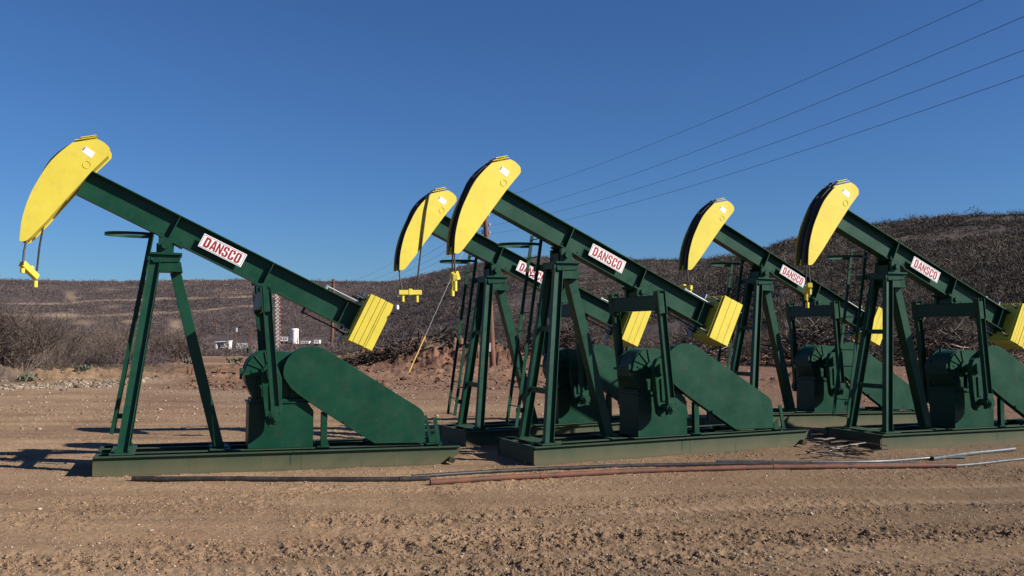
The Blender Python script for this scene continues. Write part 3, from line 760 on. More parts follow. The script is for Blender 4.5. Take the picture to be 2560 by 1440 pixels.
for u, root in roots.items():
    ux, uy, uz, yw, tl = UNITS[u]
    root.matrix_basis = Matrix.Translation((ux, uy, uz)) @ Matrix.Rotation(yw, 4, 'Z') @ Matrix.Rotation(-tl, 4, 'Y')
    tag(root, ULAB[u], 'pump jack', 'green and yellow pumping units parked in two rows')
    # counterweight of bolted slabs
    m = MB(); fr_ = SLABS[u]
    m.obox(bp_(1.79, 3.58), dB, Yv, nB, .014, .25, .41)
    cw = m.build('counterweight', M_yellow, root, bevel=.002)
    for k in range(len(fr_) - 1):
        a = 1.806 + .447 * fr_[k]; b = 1.806 + .447 * fr_[k + 1] - .007
        j = (k * 37 % 5) * .003
        m = MB(); m.obox(bp_((a + b) / 2, 3.588 + j), dB, Yv, nB, (b - a) / 2, .289 - j * .5, .432)
        m.build('weight_slab', M_yellow, cw, bevel=.003)
    for nn in (3.25, 3.9):
        for y in (-.2, .2):
            m = MB()
            m.cyl(bp_(1.60, nn, y), bp_(2.33, nn, y), .014, n=8)
            m.cyl(bp_(1.73, nn, y), bp_(1.775, nn, y), .028, n=6); m.cyl(bp_(2.255, nn, y), bp_(2.29, nn, y), .028, n=6)
            m.build('clamp_bolt', M_dark, cw)
    m = MB(); m.obox(bp_(1.755, 3.58, .31), dB, Yv, nB, .012, .06, .46); m.build('end_plate', M_steel, cw)
    b = BR[u]
    m = MB()
    for c in b['c']:
        if c: 
            p, q_ = Vector(c[0]), Vector(c[1]); mid = (p + q_) / 2 + Vector((-.012, 0, 0)); m.tube([p, mid, q_], .015, 8)
    if u == 2: m.tube([(-1.25, -.10, 5.17), (-1.33, -.19, 5.11), (-1.385, -.232, 5.04), (-1.45, -.238, 4.75), (-1.51, -.238, 4.35), (-1.565, -.236, 3.95), (-1.62, -.225, 3.5), (-1.66, -.215, 3.10)], .016, 8)
    br = m.build('hanging_rope', M_cable, root, smooth=True)
    m = MB(); p0, p1 = Vector(b['b'][0]), Vector(b['b'][1])
    m.bar(p0, p1, .085, .095, up=(0, 0, 1))
    m.bar(p0 + (p1 - p0) * .42 + Vector((0, 0, .01)), p0 + (p1 - p0) * .58 + Vector((0, 0, .01)), .10, .125, up=(0, 0, 1))
    cb = m.build('carrier_bar', M_yellow, root, bevel=.006)
    for f, l in b['d']:
        p = p0 + (p1 - p0) * f; m = MB(); m.cyl(p - Vector((0, 0, .065)), p - Vector((0, 0, .065 + l)), .034, n=12)
        m.build('rope_end_socket', M_yellow, cb, smooth=True)
    if u in (3, 5, 2):
        p = {3: (-1.975, 0, 2.93), 5: (-1.885, 0, 2.82), 2: (-2.0, 0, 2.86)}[u]
        m = MB(); m.cyl(p, (p[0], 0, p[2] - .11), .036, n=12); m.cyl((p[0], 0, p[2] - .01), (p[0] + .02, 0, p[2] + .16), .006, n=6); m.build('rod_clamp', M_sign_w if u == 2 else M_yellow, cb, smooth=True)
    if u == 3:
        m = MB(); m.bar((-1.90, 0, 3.24), (-1.86, 0, 3.10), .05, .07, up=(0, 1, 0)); m.build('rope_clamp', M_yellow, cb)

# ---------------------------------------------------------------- ground
ground = make_ground()

# ---------------------------------------------------------------- pipes lying on the dirt
def gp(px, py):           # ground point seen at a pixel of the photograph
    y = CAMZ * FPX / (py - 830.0) if py > 832 else 500
    # correct for the camera's small upward tilt
    a = R(2.646); u_ = (px - 1280) / FPX; v_ = -(py - 720) / FPX
    d = Vector((u_, math.cos(a) - v_ * math.sin(a), math.sin(a) + v_ * math.cos(a)))
    k = -CAMZ / d.z
    for _ in range(12):
        x, y = d.x * k, d.y * k; k = (gz(x, y) - CAMZ) / d.z
    return Vector((d.x * k, d.y * k, 0))
def pipe(name, pxs, r, mat, label, bore_shade=True, lift=0):
    pts = []
    ctrl = [gp(*p) for p in pxs]
    for i in range(len(ctrl) - 1):
        for k in range(6): pts.append(ctrl[i].lerp(ctrl[i + 1], k / 6))
    pts.append(ctrl[-1])
    # straight pieces bend gently, so smooth the centre line
    for _ in range(6): pts = [pts[0]] + [(pts[i - 1] + pts[i] * 2 + pts[i + 1]) / 4 for i in range(1, len(pts) - 1)] + [pts[-1]]
    zs = [max(gz(p.x, p.y), gz(p.x, p.y - .1), gz(p.x, p.y + .1)) for p in pts]
    for _ in range(8): zs = [zs[0]] + [(zs[i - 1] + zs[i] * 2 + zs[i + 1]) / 4 for i in range(1, len(zs) - 1)] + [zs[-1]]
    pts = [Vector((p.x, p.y, z + r * .72 + lift)) for p, z in zip(pts, zs)]
    m = MB(); m.tube(pts, r, 14)
    o = m.build(name, mat, None, smooth=True)
    tag(o, label, 'pipe', None)
    m = MB()
    d = (pts[0] - pts[1]).normalized(); m.cyl(pts[0] + d * .001, pts[0] + d * .002, r * .85, n=14)
    m.build('bore_shade', M_dark, o)  # dark end disc stands for the shade in the pipe mouth
    # collars along the string
    for i in range(7, len(pts) - 1, 12):
        m = MB(); d = (pts[i + 1] - pts[i]).normalized(); m.cyl(pts[i] - d * .05, pts[i] + d * .05, r * 1.13, n=14)
        m.build('collar', mat, o, smooth=True)
    return o
pipe('steel_pipe', [(330, 1201), (560, 1202), (800, 1204), (1000, 1203), (1075, 1200)], .040, M_blackpipe, 'long dark steel pipe on the dirt in front of the leftmost unit')
pipe('steel_pipe', [(1030, 1196), (1300, 1179), (1600, 1167), (1900, 1163), (2100, 1166), (2290, 1166)], .034, M_blackpipe, 'dark pipe lying right behind the rusty red pipe')
pipe('steel_pipe', [(1075, 1213), (1300, 1200), (1600, 1183), (1900, 1174), (2150, 1173), (2388, 1171)], .045, M_rust, 'rusty red brown pipe lying on the dirt in front of the middle unit')
pipe('steel_pipe', [(1790, 1158), (2000, 1162), (2200, 1160), (2320, 1150), (2410, 1148)], .030, M_greypipe, 'thin grey pipe ending beside the forked pipes at the right')
pipe('steel_pipe', [(2330, 1153), (2430, 1139), (2535, 1128)], .042, M_greypipe, 'short grey pipe angled up towards the skid of the rightmost unit')
M_mill = paint('mill_finish_pipe', (.10, .098, .092), .4, .2, 6)
pipe('steel_pipe', [(2386, 1169), (2480, 1161), (2560, 1152), (2700, 1142)], .028, M_mill, 'bright silver pipe leaving the right edge past the end of the rusty pipe')

# ---------------------------------------------------------------- loose stones and clods (uncountable)
def blobs(name, P, S, mat, kind='stuff', flat=.6):
    """many deformed little octahedra-like stones"""
    g = (1 + 5 ** .5) / 2
    base = np.array([[-1, g, 0], [1, g, 0], [-1, -g, 0], [1, -g, 0], [0, -1, g], [0, 1, g], [0, -1, -g], [0, 1, -g], [g, 0, -1], [g, 0, 1], [-g, 0, -1], [-g, 0, 1]]) / (1 + g * g) ** .5
    faces = np.array([[0, 11, 5], [0, 5, 1], [0, 1, 7], [0, 7, 10], [0, 10, 11], [1, 5, 9], [5, 11, 4], [11, 10, 2], [10, 7, 6], [7, 1, 8], [3, 9, 4], [3, 4, 2], [3, 2, 6], [3, 6, 8], [3, 8, 9], [4, 9, 5], [2, 4, 11], [6, 2, 10], [8, 6, 7], [9, 8, 1]])
    n = len(P); m_ = len(base); a = rng.uniform(0, 2 * PI, n); c, s = np.cos(a), np.sin(a)
    B = base[None] * rng.uniform(.6, 1.25, (n, m_, 1)); B = B * S[:, None, None]
    # random tilt about x
    q = rng.normal(0, .5, n)[:, None]; cy, sy = np.cos(q), np.sin(q)
    el = rng.uniform(.8, 1.5, n)[:, None]
    x = B[:, :, 0] * el; y0 = B[:, :, 1]; z0 = B[:, :, 2] * flat
    y = y0 * cy - z0 * sy; z = y0 * sy + z0 * cy
    V = np.stack([x * c[:, None] - y * s[:, None] + P[:, 0:1], x * s[:, None] + y * c[:, None] + P[:, 1:2], z + P[:, 2:3] + S[:, None] * flat * .2], -1).reshape(-1, 3)
    F = (faces[None] + (np.arange(n) * m_)[:, None, None]).reshape(-1, 3)
    return np_mesh(name, V, F, mat, kind)
def soilmat(name, c0, c1):
    m, nt, b = newmat(name)
    g = N(nt, 'ShaderNodeNewGeometry')
    c = ramp(nt, g.outputs['Random Per Island'], [(0, dk(c0)), (1, dk(c1))])
    nt.links.new(c, b.inputs['Base Color']); b.inputs['Roughness'].default_value = .9; b.inputs['Specular IOR Level'].default_value = .2
    return m
M_stone = soilmat('pale_stones', (.24, .175, .12), (.60, .49, .37))
M_clod = soilmat('earth_clods', (.20, .125, .078), (.42, .275, .175))
def scatter(n, r0, r1, a0=-33, a1=33, power=.5):
    r = (rng.uniform(0, 1, n) ** power) * (r1 - r0) + r0
    a = np.radians(rng.uniform(a0, a1, n)); return r * np.sin(a), r * np.cos(a)
X, Y = scatter(46000, 7.2, 34, power=.9)
keep = rng.uniform(0, 1, len(X)) < (.25 + .9 * fbm(X * .5, Y * .8, 3, 14)) ; X, Y = X[keep], Y[keep]
S = rng.lognormal(-5.05, .45, len(X)); S = np.clip(S, .003, .035)
blobs('gravel', np.stack([X, Y, height(X, Y)], 1), S, M_stone)
X, Y = scatter(120000, 7.2, 20, power=1.0)
w = band_mask(X, Y); patch = sstep(.50, .72, fbm(X * .55, Y * .9, 3, 61))
keep = rng.uniform(0, 1, len(X)) < (.05 + .8 * w + .3 * patch); X, Y = X[keep], Y[keep]
S = np.clip(rng.lognormal(-4.75, .36, len(X)), .004, .028)
blobs('dirt_clods', np.stack([X, Y, height(X, Y)], 1), S, M_clod, flat=.75)
X, Y = scatter(16000, 24, 62, -30, 31, power=.8)
S = np.clip(rng.lognormal(-4.0, .5, len(X)), .008, .07)
blobs('gravel', np.stack([X, Y, height(X, Y)], 1), S, soilmat('yard_crumbs', (.16, .095, .060), (.52, .40, .29)))
# rubble along the road edge at left and churned heaps behind
X = rng.uniform(-26, -15.8, 1900); Y = np.interp(X, [-26, -15.8], [35, 40.5]) + rng.normal(0, 1.5, 1900)
S = np.clip(rng.lognormal(-3.25, .5, 1900), .015, .17)
blobs('rubble', np.stack([X, Y, height(X, Y)], 1), S, soilmat('roadside_rubble', (.15, .11, .075), (.46, .37, .27)))
X = rng.uniform(-14, 8, 5200); Y = rng.uniform(36, 66, 5200)
S = np.clip(rng.lognormal(-3.2, .6, 5200), .015, .22)
blobs('broken_earth', np.stack([X, Y, height(X, Y)], 1), S, soilmat('red_earth_lumps', (.07, .036, .024), (.27, .145, .095)))

# ---------------------------------------------------------------- leafless scrub
def twigmat(name, c0, c1):
    m, nt, b = newmat(name)
    g = N(nt, 'ShaderNodeNewGeometry')
    c = ramp(nt, g.outputs['Random Per Island'], [(0, dk(c0)), (1, dk(c1))])
    nt.links.new(c, b.inputs['Base Color']); b.inputs['Roughness'].default_value = .9; b.inputs['Specular IOR Level'].default_value = .1
    return m
M_twig = twigmat('bare_twigs', (.085, .066, .056), (.245, .185, .150))
def scrubmat(name, stops):
    m, nt, b = newmat(name)
    at_ = N(nt, 'ShaderNodeAttribute'); at_.attribute_name = 'tone'
    c = ramp(nt, at_.outputs['Fac'], [(p, dk(q)) for p, q in stops])
    g = N(nt, 'ShaderNodeNewGeometry'); v = ramp(nt, g.outputs['Random Per Island'], [(0, (.55,) * 3), (1, (1.45,) * 3)])
    nt.links.new(mix(nt, 1.0, c, v, 'MULTIPLY'), b.inputs['Base Color']); b.inputs['Roughness'].default_value = .9; b.inputs['Specular IOR Level'].default_value = .1
    return m
M_twig_far = scrubmat('far_scrub', [(.15, (.070, .055, .060)), (.35, (.135, .104, .108)), (.5, (.125, .102, .088)), (.65, (.170, .128, .125)), (.85, (.27, .20, .175))])
M_twig_dark = twigmat('dark_scrub', (.035, .027, .024), (.125, .098, .080))
M_scrub_hill = scrubmat('near_hill_scrub', [(.15, (.046, .038, .037)), (.35, (.096, .078, .069)), (.5, (.092, .084, .060)), (.65, (.138, .112, .094)), (.85, (.25, .20, .155))])
M_twig_pale = twigmat('dead_pale_branches', (.10, .08, .065), (.46, .38, .31))
def shrub_mesh(name, seed, hgt=2.6, spread=1.5, nstem=9, mat=None, trunk=False):
    r = random.Random(seed); m = MB()
    def grow(p, d, L, rad, depth):
        segs = 3; pts = [p]; rs = [rad]
        for i in range(segs):
            d = (d + Vector((r.gauss(0, .16), r.gauss(0, .16), r.gauss(.03, .10)))).normalized()
            p = p + d * (L / segs); pts.append(p); rs.append(rad * (1 - .75 * (i + 1) / segs) + .002)
        m.tube(pts, rs, 3 if depth else 4)
        if depth < 3:
            for k in range(r.choice((3, 4, 5)) if depth < 2 else 3):
                q = pts[r.choice((1, 2, 3))]; dd = (d + Vector((r.gauss(0, .6), r.gauss(0, .6), r.gauss(.15, .35)))).normalized()
                grow(q, dd, L * r.uniform(.45, .72), rad * .5, depth + 1)
    for i in range(nstem):
        a = r.uniform(0, 2 * PI); t = r.uniform(.1, .95)
        d = Vector((math.cos(a) * t * spread / hgt * 1.6, math.sin(a) * t * spread / hgt * 1.6, 1)).normalized()
        grow(Vector((math.cos(a) * .12, math.sin(a) * .12, -.05)), d, hgt * r.uniform(.45, .65), .032 * hgt / 2.6, 0)
    return m.build(name, mat or M_twig, None, recalc=False)
protos = [shrub_mesh('bare_shrub', 100 + i, hgt=r_[0], spread=r_[1], nstem=r_[2]) for i, r_ in enumerate(((2.6, 1.9, 11), (2.1, 1.9, 12), (3.0, 1.6, 10), (1.5, 1.7, 13), (2.3, 2.3, 14)))]
shrub_spots = []
def put_shrub(px, d, k, sc, first=False):
    x = pxy(px, d); o = protos[k] if protos[k].get('used') is None and first else protos[k].copy()
    if o is protos[k]: o['used'] = 1
    else: COL.objects.link(o)
    if 'used' in o.keys() and o is not protos[k]: del o['used']
    o.location = (x, d, gz(x, d) - .03); o.rotation_euler = (0, 0, random.uniform(0, 6.28)); o.scale = (sc * random.uniform(.9, 1.2), sc * random.uniform(.9, 1.2), sc * random.uniform(.85, 1.1))
    return o
spots = []
for i in range(24):   # thicket at the left
    q_ = random.uniform(-60, 300); spots.append((q_, 45 + max(0, q_) * .055 + random.uniform(0, 20), 0))
for i in range(26):
    spots.append((random.uniform(230, 470), random.uniform(72, 98), 0))
for i in range(18):
    spots.append((random.choice((random.uniform(410, 515), random.uniform(835, 1010))), random.uniform(105, 150), 1))
for i in range(26):
    spots.append((random.uniform(1500, 1900), random.uniform(78, 105), 2))
for i in range(44):
    spots.append((random.uniform(1830, 2620), random.uniform(74, 100), 2))
spots += [(30, 44, 0), (60, 44.5, 0), (-10, 45, 0), (250, 66, 0), (265, 68, 0), (110, 50, 0)]
SL = {0: ('bare grey brown mesquite bush in the thicket at the left edge of the yard', 'leafless bushes in the left thicket'),
      1: ('leafless bush on the low ground around the distant tank and sheds', 'leafless bushes near the distant tank'),
      2: ('leafless bush at the foot of the dark hill behind the back row of units', 'leafless bushes under the right hill')}
for i, (px, d, g) in enumerate(spots):
    k = i % 5
    o = put_shrub(px, d, k, random.uniform(.8, 1.25) * (1.25 if px < 130 else 1) if g != 1 else random.uniform(.6, .9), first=True)
    tag(o, SL[g][0], 'bush', SL[g][1])
for p in protos:
    if 'used' in p.keys(): del p['used']

def brush_mass(name, X, Y, H, W, mat, ntw, thick):
    """one mesh of thousands of twiggy crowns: short thin blades filling a low dome over each root"""
    n = len(X); Z = height(X, Y) - .05
    d = rng.normal(0, 1, (n, ntw, 3)); d[..., 2] = np.abs(d[..., 2]); d /= np.linalg.norm(d, axis=-1, keepdims=True)
    rad = rng.uniform(.25, 1, (n, ntw, 1)) ** .6
    sc = np.stack([W, W, H], -1)[:, None, :]
    root = np.stack([X, Y, Z], -1)[:, None, :]
    c = root + d * rad * sc * rng.uniform(.75, 1.1, (n, 1, 3))
    dirv = d + rng.normal(0, .7, d.shape); dirv[..., 2] += .25; dirv /= np.linalg.norm(dirv, axis=-1, keepdims=True)
    L = H[:, None, None] * rng.uniform(.09, .21, (n, ntw, 1))
    b = c - dirv * L; e = c + dirv * L * .8
    wa = rng.normal(0, 1, (n, ntw, 3)); wa /= np.linalg.norm(wa, axis=-1, keepdims=True)
    wv = wa * (thick[:, None, None] * rng.uniform(.5, 1.4, (n, ntw, 1)))
    V = np.stack([b - wv, b + wv, e + wv * .35, e - wv * .35], 2).reshape(-1, 3)
    F = np.arange(len(V)).reshape(-1, 4)
    tone = np.clip(.5 * fbm(X * .02, Y * .04, 3, 19) + .5 * rng.uniform(0, 1, n), 0, 1)
    return np_mesh(name, V, F, mat, 'stuff', False, {'tone': np.repeat(tone, ntw * 4)})
def hill_scatter(n, p0, p1, r0, r1, power=1.0):
    px = rng.uniform(p0, p1, n); u = rng.uniform(0, 1, n)
    r = r0 * (r1 / r0) ** (u ** power)
    a = np.arctan((px - 1280) / FPX); X = r * np.sin(a); Y = r * np.cos(a)
    return X, Y
def thin(X, Y, thr=.42, sc=.02, seed=6):
    Z = height(X, Y); k = rng.uniform(0, 1, len(X)) > np.clip(tracks(X, Y, Z) * 2.4, 0, 1)
    k &= (fbm(X * sc, Y * sc * .6, 3, seed) + rng.normal(0, .09, len(X))) > thr
    return X[k], Y[k]
# middle distance thicket on the flat
X, Y = hill_scatter(8500, -150, 1500, 100, 330); X, Y = thin(X, Y, .33)
pxx = 1280 + FPX * X / Y
kk = ~((np.abs(Y - 100) < 3) & (X < -14)) & ~((pxx > 500) & (pxx < 830) & (Y > 110) & (Y < 330)); X, Y = X[kk], Y[kk]
H = rng.uniform(.8, 2.2, len(X)); brush_mass('scrub', X, Y, H, H * .8, M_twig_far, 60, .00022 * np.hypot(X, Y) + .010)
X, Y = hill_scatter(260, 500, 830, 112, 135); H = rng.uniform(.3, .7, len(X)); brush_mass('scrub', X, Y, H, H, M_twig_far, 30, .00022 * np.hypot(X, Y) + .010)
X, Y = hill_scatter(750, -150, 420, 66, 110); H = rng.uniform(.8, 1.9, len(X))
brush_mass('scrub', X, Y, H, H * .8, M_twig_far, 60, np.full(len(X), .014))
# left slope
X, Y = hill_scatter(26000, -200, 1250, 290, 930); X, Y = thin(X, Y, .36, .03)
pxx = 1280 + FPX * X / Y; kk = ~((pxx > 520) & (pxx < 820) & (Y < 312)); X, Y = X[kk], Y[kk]
H = np.clip(rng.lognormal(.25, .42, len(X)), .5, 3.4); brush_mass('hillside_scrub', X, Y, H, H * 1.05, M_twig_far, 24, .00022 * np.hypot(X, Y) + .01)
# middle and right slopes
X, Y = hill_scatter(14000, 1000, 1900, 160, 640); k_ = (fbm(X * .03, Y * .07, 3, 8) + rng.normal(0, .05, len(X))) > .40; X, Y = X[k_], Y[k_]
H = np.clip(rng.lognormal(.2, .42, len(X)), .5, 3.2); brush_mass('hillside_scrub', X, Y, H, H * 1.0, M_scrub_hill, 30, .00022 * np.hypot(X, Y) + .008)
X, Y = hill_scatter(17000, 1780, 2700, 100, 372); k_ = (fbm(X * .045, Y * .11, 3, 8) + rng.normal(0, .05, len(X))) > .40; X, Y = X[k_], Y[k_]
H = np.clip(rng.lognormal(.05, .45, len(X)), .4, 3.0); brush_mass('hillside_scrub', X, Y, H, H * 1.0, M_scrub_hill, 46, .00022 * np.hypot(X, Y) + .006)
# dry weeds in the yard edge
X, Y = hill_scatter(1800, -100, 460, 36, 66); k = (Y > 39 + (X + 22) * 1.4 + 3 * fbm(X * .3, Y * 0, 2)); X, Y = X[k], Y[k]
H = rng.uniform(.15, .5, len(X)); brush_mass('dry_weeds', X, Y, H, H * .7, twigmat('dry_weeds', (.10, .085, .05), (.28, .22, .14)), 12, np.full(len(X), .008))

# heaps of bulldozed branches
def brush_pile(cx, cy, sx, sy, h, n, label, seed, Lm=2.4, pale=.22):
    r = random.Random(seed); m = MB()
    uv = [(r.gauss(0, .5), r.gauss(0, .5)) for _ in range(n)]
    zz = height(np.array([cx + u * sx for u, v in uv]), np.array([cy + v * sy for u, v in uv]))
    for i in range(n):
        u, v = uv[i]
        x = cx + u * sx; y = cy + v * sy; top = h * math.exp(-(u * u + v * v) * 1.2)
        z = float(zz[i]) + r.uniform(0, top)
        a = r.uniform(0, 2 * PI); L = r.uniform(.4, Lm); d = Vector((math.cos(a), math.sin(a), r.gauss(.12, .35))).normalized()
        pts = []; p = Vector((x, y, z))
        for k in range(4):
            pts.append(p.copy()); d = (d + Vector((r.gauss(0, .18), r.gauss(0, .18), r.gauss(0, .15)))).normalized(); p = p + d * (L / 3)
        rad = r.choice((.012, .018, .022, .035, .06)) * (1.2 if r.random() < .1 else 1)
        m.tube(pts, [rad, rad * .9, rad * .7, rad * .4], 4, mat=M_twig_pale if r.random() < pale else M_twig_dark)
    o = m.build('brush_pile', None, None, recalc=False); tag(o, label, 'brush pile', None)
    return o
brush_pile(-3.8, 62, 3.4, 1.8, 1.25, 1100, 'dark heap of cleared branches behind the yellow guy guard', 1, 1.1, .06)
brush_pile(3.2, 60, 3.0, 2.0, 1.7, 1000, 'dark heap of cleared branches right of the wooden power pole', 2, 1.2, .06)
brush_pile(-7.6, 57, 3.2, 1.0, .9, 420, 'low dark strip of debris on the red dirt heap behind the leftmost counterweight', 6, 1.0, .06)
brush_pile(20.5, 62, 4.2, 3.0, 3.0, 1200, 'tall tangle of cut trees behind the gap of the back row units', 3)
brush_pile(28.5, 64, 5.0, 3.0, 3.2, 1200, 'tall tangle of cut trees behind the rightmost unit', 4)
brush_pile(12.5, 66, 3.5, 2.5, 2.0, 700, 'low tangle of branches behind the middle unit belt guard', 5)
# splintered wood between the two right hand skids
m = MB(); r = random.Random(9)
for i in range(90):
    p = gp(r.uniform(2015, 2140), r.uniform(1085, 1150)); a = r.gauss(-.2, .5); L = r.uniform(.15, .8)
    z = gz(p.x, p.y) + r.uniform(.02, .16); d = Vector((math.cos(a), math.sin(a), r.gauss(-.05, .12)))
    m.tube([(p.x, p.y, z), tuple(Vector((p.x, p.y, z)) + d * L * .5 + Vector((0, 0, .01))), tuple(Vector((p.x, p.y, z)) + d * L)], [.012, .016, .008], 4, mat=r.choice((M_twig_pale, M_twig_pale, M_twig_dark)))
o = m.build('splintered_wood', None, None, recalc=False); tag(o, 'pale broken branches on the dirt between the two skids at the right', 'branches', None, 'stuff')

# prickly pear clumps
M_cactus = paint('cactus_green', (.075, .095, .055), .6, .3, 6, dirt=(.25, .22, .12), dirt_amt=.4)
def cactus(px, d, label, seed, s=1.0):
    r = random.Random(seed); m = MB(); x = pxy(px, d)
    for i in range(34):
        a = r.uniform(0, 2 * PI); q = r.uniform(0, .75) * s
        c = Vector((x + math.cos(a) * q, d + math.sin(a) * q * .7, 0)); c.z = gz(c.x, c.y) + r.uniform(.08, .45) * s
        ax = Vector((r.gauss(0, 1), r.gauss(0, 1), r.gauss(0, .4))).normalized(); up = Vector((r.gauss(0, .4), r.gauss(0, .4), 1)); up = (up - ax * up.dot(ax)).normalized(); sd = ax.cross(up)
        hw, hh = .10 * s, .14 * s; vs = []
        for k in range(10): vs.append(c + sd * (hw * math.cos(k * PI / 5)) + up * (hh * math.sin(k * PI / 5)))
        vs += [c + ax * .025 * s, c - ax * .025 * s]
        m.add(vs, [(k, (k + 1) % 10, 10) for k in range(10)] + [((k + 1) % 10, k, 11) for k in range(10)])
    o = m.build('prickly_pear', M_cactus, None, recalc=False); tag(o, label, 'cactus', 'prickly pear clumps')
cactus(470, 66, 'prickly pear clump seen between the legs of the leftmost unit', 1, .8)
cactus(590, 70, 'prickly pear clump left of the gearbox of the leftmost unit', 2, .8)
cactus(75, 41, 'prickly pear clump in the rubble at the left edge', 3, .62)
cactus(215, 44, 'prickly pear clump at the foot of the thicket right of the rubble', 4, .6)
# little rusty stakes
m = MB()
for px in (468, 479, 542, 549): 
    p = gp(px, 948); m.cyl((p.x, p.y, gz(p.x, p.y) - .1), (p.x + .03, p.y, gz(p.x, p.y) + .33), .035, n=8)
p0 = gp(528, 945); p1 = gp(590, 949)
m.cyl((p0.x, p0.y, .1 + gz(p0.x, p0.y)), (p1.x, p1.y, .06 + gz(p1.x, p1.y)), .035, n=8)
for k, _ in enumerate((0,)):
    o = m.build('rusty_stakes', M_rust, None); tag(o, 'low row of rusty pipe stubs in the dirt behind the leftmost unit', 'pipe stubs')

# ---------------------------------------------------------------- power line
def zat(px, py, d):
    a = R(2.646); u_ = (px - 1280) / FPX; v_ = -(py - 720) / FPX
    dv = Vector((u_, math.cos(a) - v_ * math.sin(a), math.sin(a) + v_ * math.cos(a))); k = d / dv.y
    return Vector((dv.x * k, d, CAMZ + dv.z * k))
PB = zat(1234, 936, 49.0); PT = zat(1210, 478, 49.0)
pole = empty('power_pole', (PB.x, PB.y, gz(PB.x, PB.y)))
tag(pole, 'tall leaning brown wooden power pole behind the middle units', 'utility pole')
L0 = Vector(pole.location); rel = lambda v: Vector(v) - L0
m = MB(); m.tube([rel(PB) - Vector((0, 0, .6)), rel(PB.lerp(PT, .33)), rel(PB.lerp(PT, .66)), rel(PT)], [.165, .15, .135, .115], 14); m.build('shaft', M_wood, pole, smooth=True)
m = MB(); zc_ = zat(1211, 508, 49.0)
m.build if 0 else None
m.bar(rel(zc_) + Vector((-.75, .2, 0)), rel(zc_) + Vector((.75, -.2, 0)), .09, .11, up=(0, 0, 1)); m.build('crossarm', M_wood, pole)
WIREP = [zat(1206, 505, 49.0), zat(1222, 541, 49.0), zat(1224, 564, 49.0), zat(1224, 584, 49.0)]
for i, w in enumerate(WIREP):
    m = MB(); m.cyl(rel(w) + Vector((0, 0, -.02)), rel(w) + Vector((0, 0, .12)), .05, n=8); m.bar(rel(w), rel(PB.lerp(PT, (w.z - PB.z) / (PT.z - PB.z))), .03, .03); m.build('insulator', M_porc, pole)
for w in (zat(1205, 567, 49.0), zat(1206, 585, 49.0)):
    m = MB(); m.cyl(rel(w), rel(w) + Vector((0, 0, .18)), .05, n=8); m.bar(rel(w), rel(w) + Vector((.3, 0, 0)), .03, .03); m.build('insulator', M_porc, pole)
mb_ = zat(1222, 868, 48.8); m = MB(); m.obox(rel(mb_), (1, 0, 0), (0, 1, 0), (0, 0, 1), .09, .08, .22); m.build('meter_box', M_sign_w, pole)
PB2 = zat(829, 876, 170.0); PT2 = zat(834, 697, 170.0)
gzp = gz(PB2.x, 170.0)
pole2 = empty('power_pole', (PB2.x, 170.0, gzp)); tag(pole2, 'distant wooden power pole with transformer above the beam of the leftmost unit', 'utility pole')
L2 = Vector(pole2.location)
m = MB(); m.cyl((0, 0, -.5), PT2 - L2, .30, .22, n=10); m.build('shaft', M_wood, pole2)
m = MB(); t_ = PT2 - L2; m.bar(t_ + Vector((-1.3, 0, -.6)), t_ + Vector((1.3, .0, -.6)), .2, .2, up=(0, 0, 1)); m.build('crossarm', M_wood, pole2)
m = MB(); m.cyl(t_ + Vector((-.75, -.2, -2.4)), t_ + Vector((-.75, -.2, -1.2)), .35, n=10); m.bar(t_ + Vector((-.8, 0, -1.4)), t_ + Vector((0, 0, -1.4)), .12, .12); m.build('transformer', M_dark, pole2)
# wires: towards the camera on the right, and on to the far pole
NX = Vector((14.5, -9.0, 0))
WPX = [[(1290, 479), (1755, 315), (2030, 197), (2470, 0)], [(1350, 510), (1760, 372), (2030, 270), (2560, 49)], [(1385, 531), (1760, 420), (2030, 328), (2560, 132)], [(1415, 549), (1760, 459), (2030, 372), (2560, 195)]]
WL = ['uppermost of the four power wires crossing the sky', 'second highest of the four power wires crossing the sky', 'second lowest of the four power wires crossing the sky', 'lowest of the four power wires crossing the sky']
for i, w in enumerate(WIREP):
    dirv = (NX - Vector((w.x, w.y, 0))); ss = [0.0]; zz = [w.z]
    for (px, py) in WPX[i]:
        k = (px - 1280) / FPX          # X = k*Y (nearly)
        s_ = (k * w.y - w.x) / (dirv.x - k * dirv.y)
        y = w.y + dirv.y * s_; v = zat(px, py, y); ss.append(s_); zz.append(v.z)
    co = np.polyfit(ss, zz, 2, w=[3, 1, 1, 1, 1])
    pts = []
    for k in range(41):
        s_ = k / 40 * 1.0; pts.append((w.x + dirv.x * s_, w.y + dirv.y * s_, float(np.polyval(co, s_)) if k else w.z))
    m = MB(); m.tube(pts, .0048, 5)
    e = PT2 + Vector((-1.2 + .8 * i, 0, -.5 - .2 * i)); a = Vector(pts[0])
    pts2 = [tuple(a.lerp(e, k / 20) - Vector((0, 0, 4 * 1.6 * (k / 20) * (1 - k / 20)))) for k in range(21)]
    m2 = MB(); m2.tube(pts2, .0075, 5)
    o = m.build('power_wire', M_wire, None); tag(o, WL[i], 'wire')
    o2 = m2.build('power_wire', M_wire, None); tag(o2, 'thin sagging wire running from the leaning pole to the distant pole', 'wire', 'wires running to the distant pole')
# guy wire with yellow guard
GA = gp(1021, 943); GA.z = gz(GA.x, GA.y)
top = PB.lerp(PT, .93)
g = empty('guy_wire', GA); tag(g, 'slanting guy wire of the wooden pole with a yellow guard at its foot', 'guy wire')
m = MB(); m.tube([(0, 0, 0), top - GA], .010, 5); m.build('wire', M_steel, g)
m = MB(); m.tube([(0, 0, .0), (top - GA) * .205], .030, 8); m.build('guard', M_guy, g)

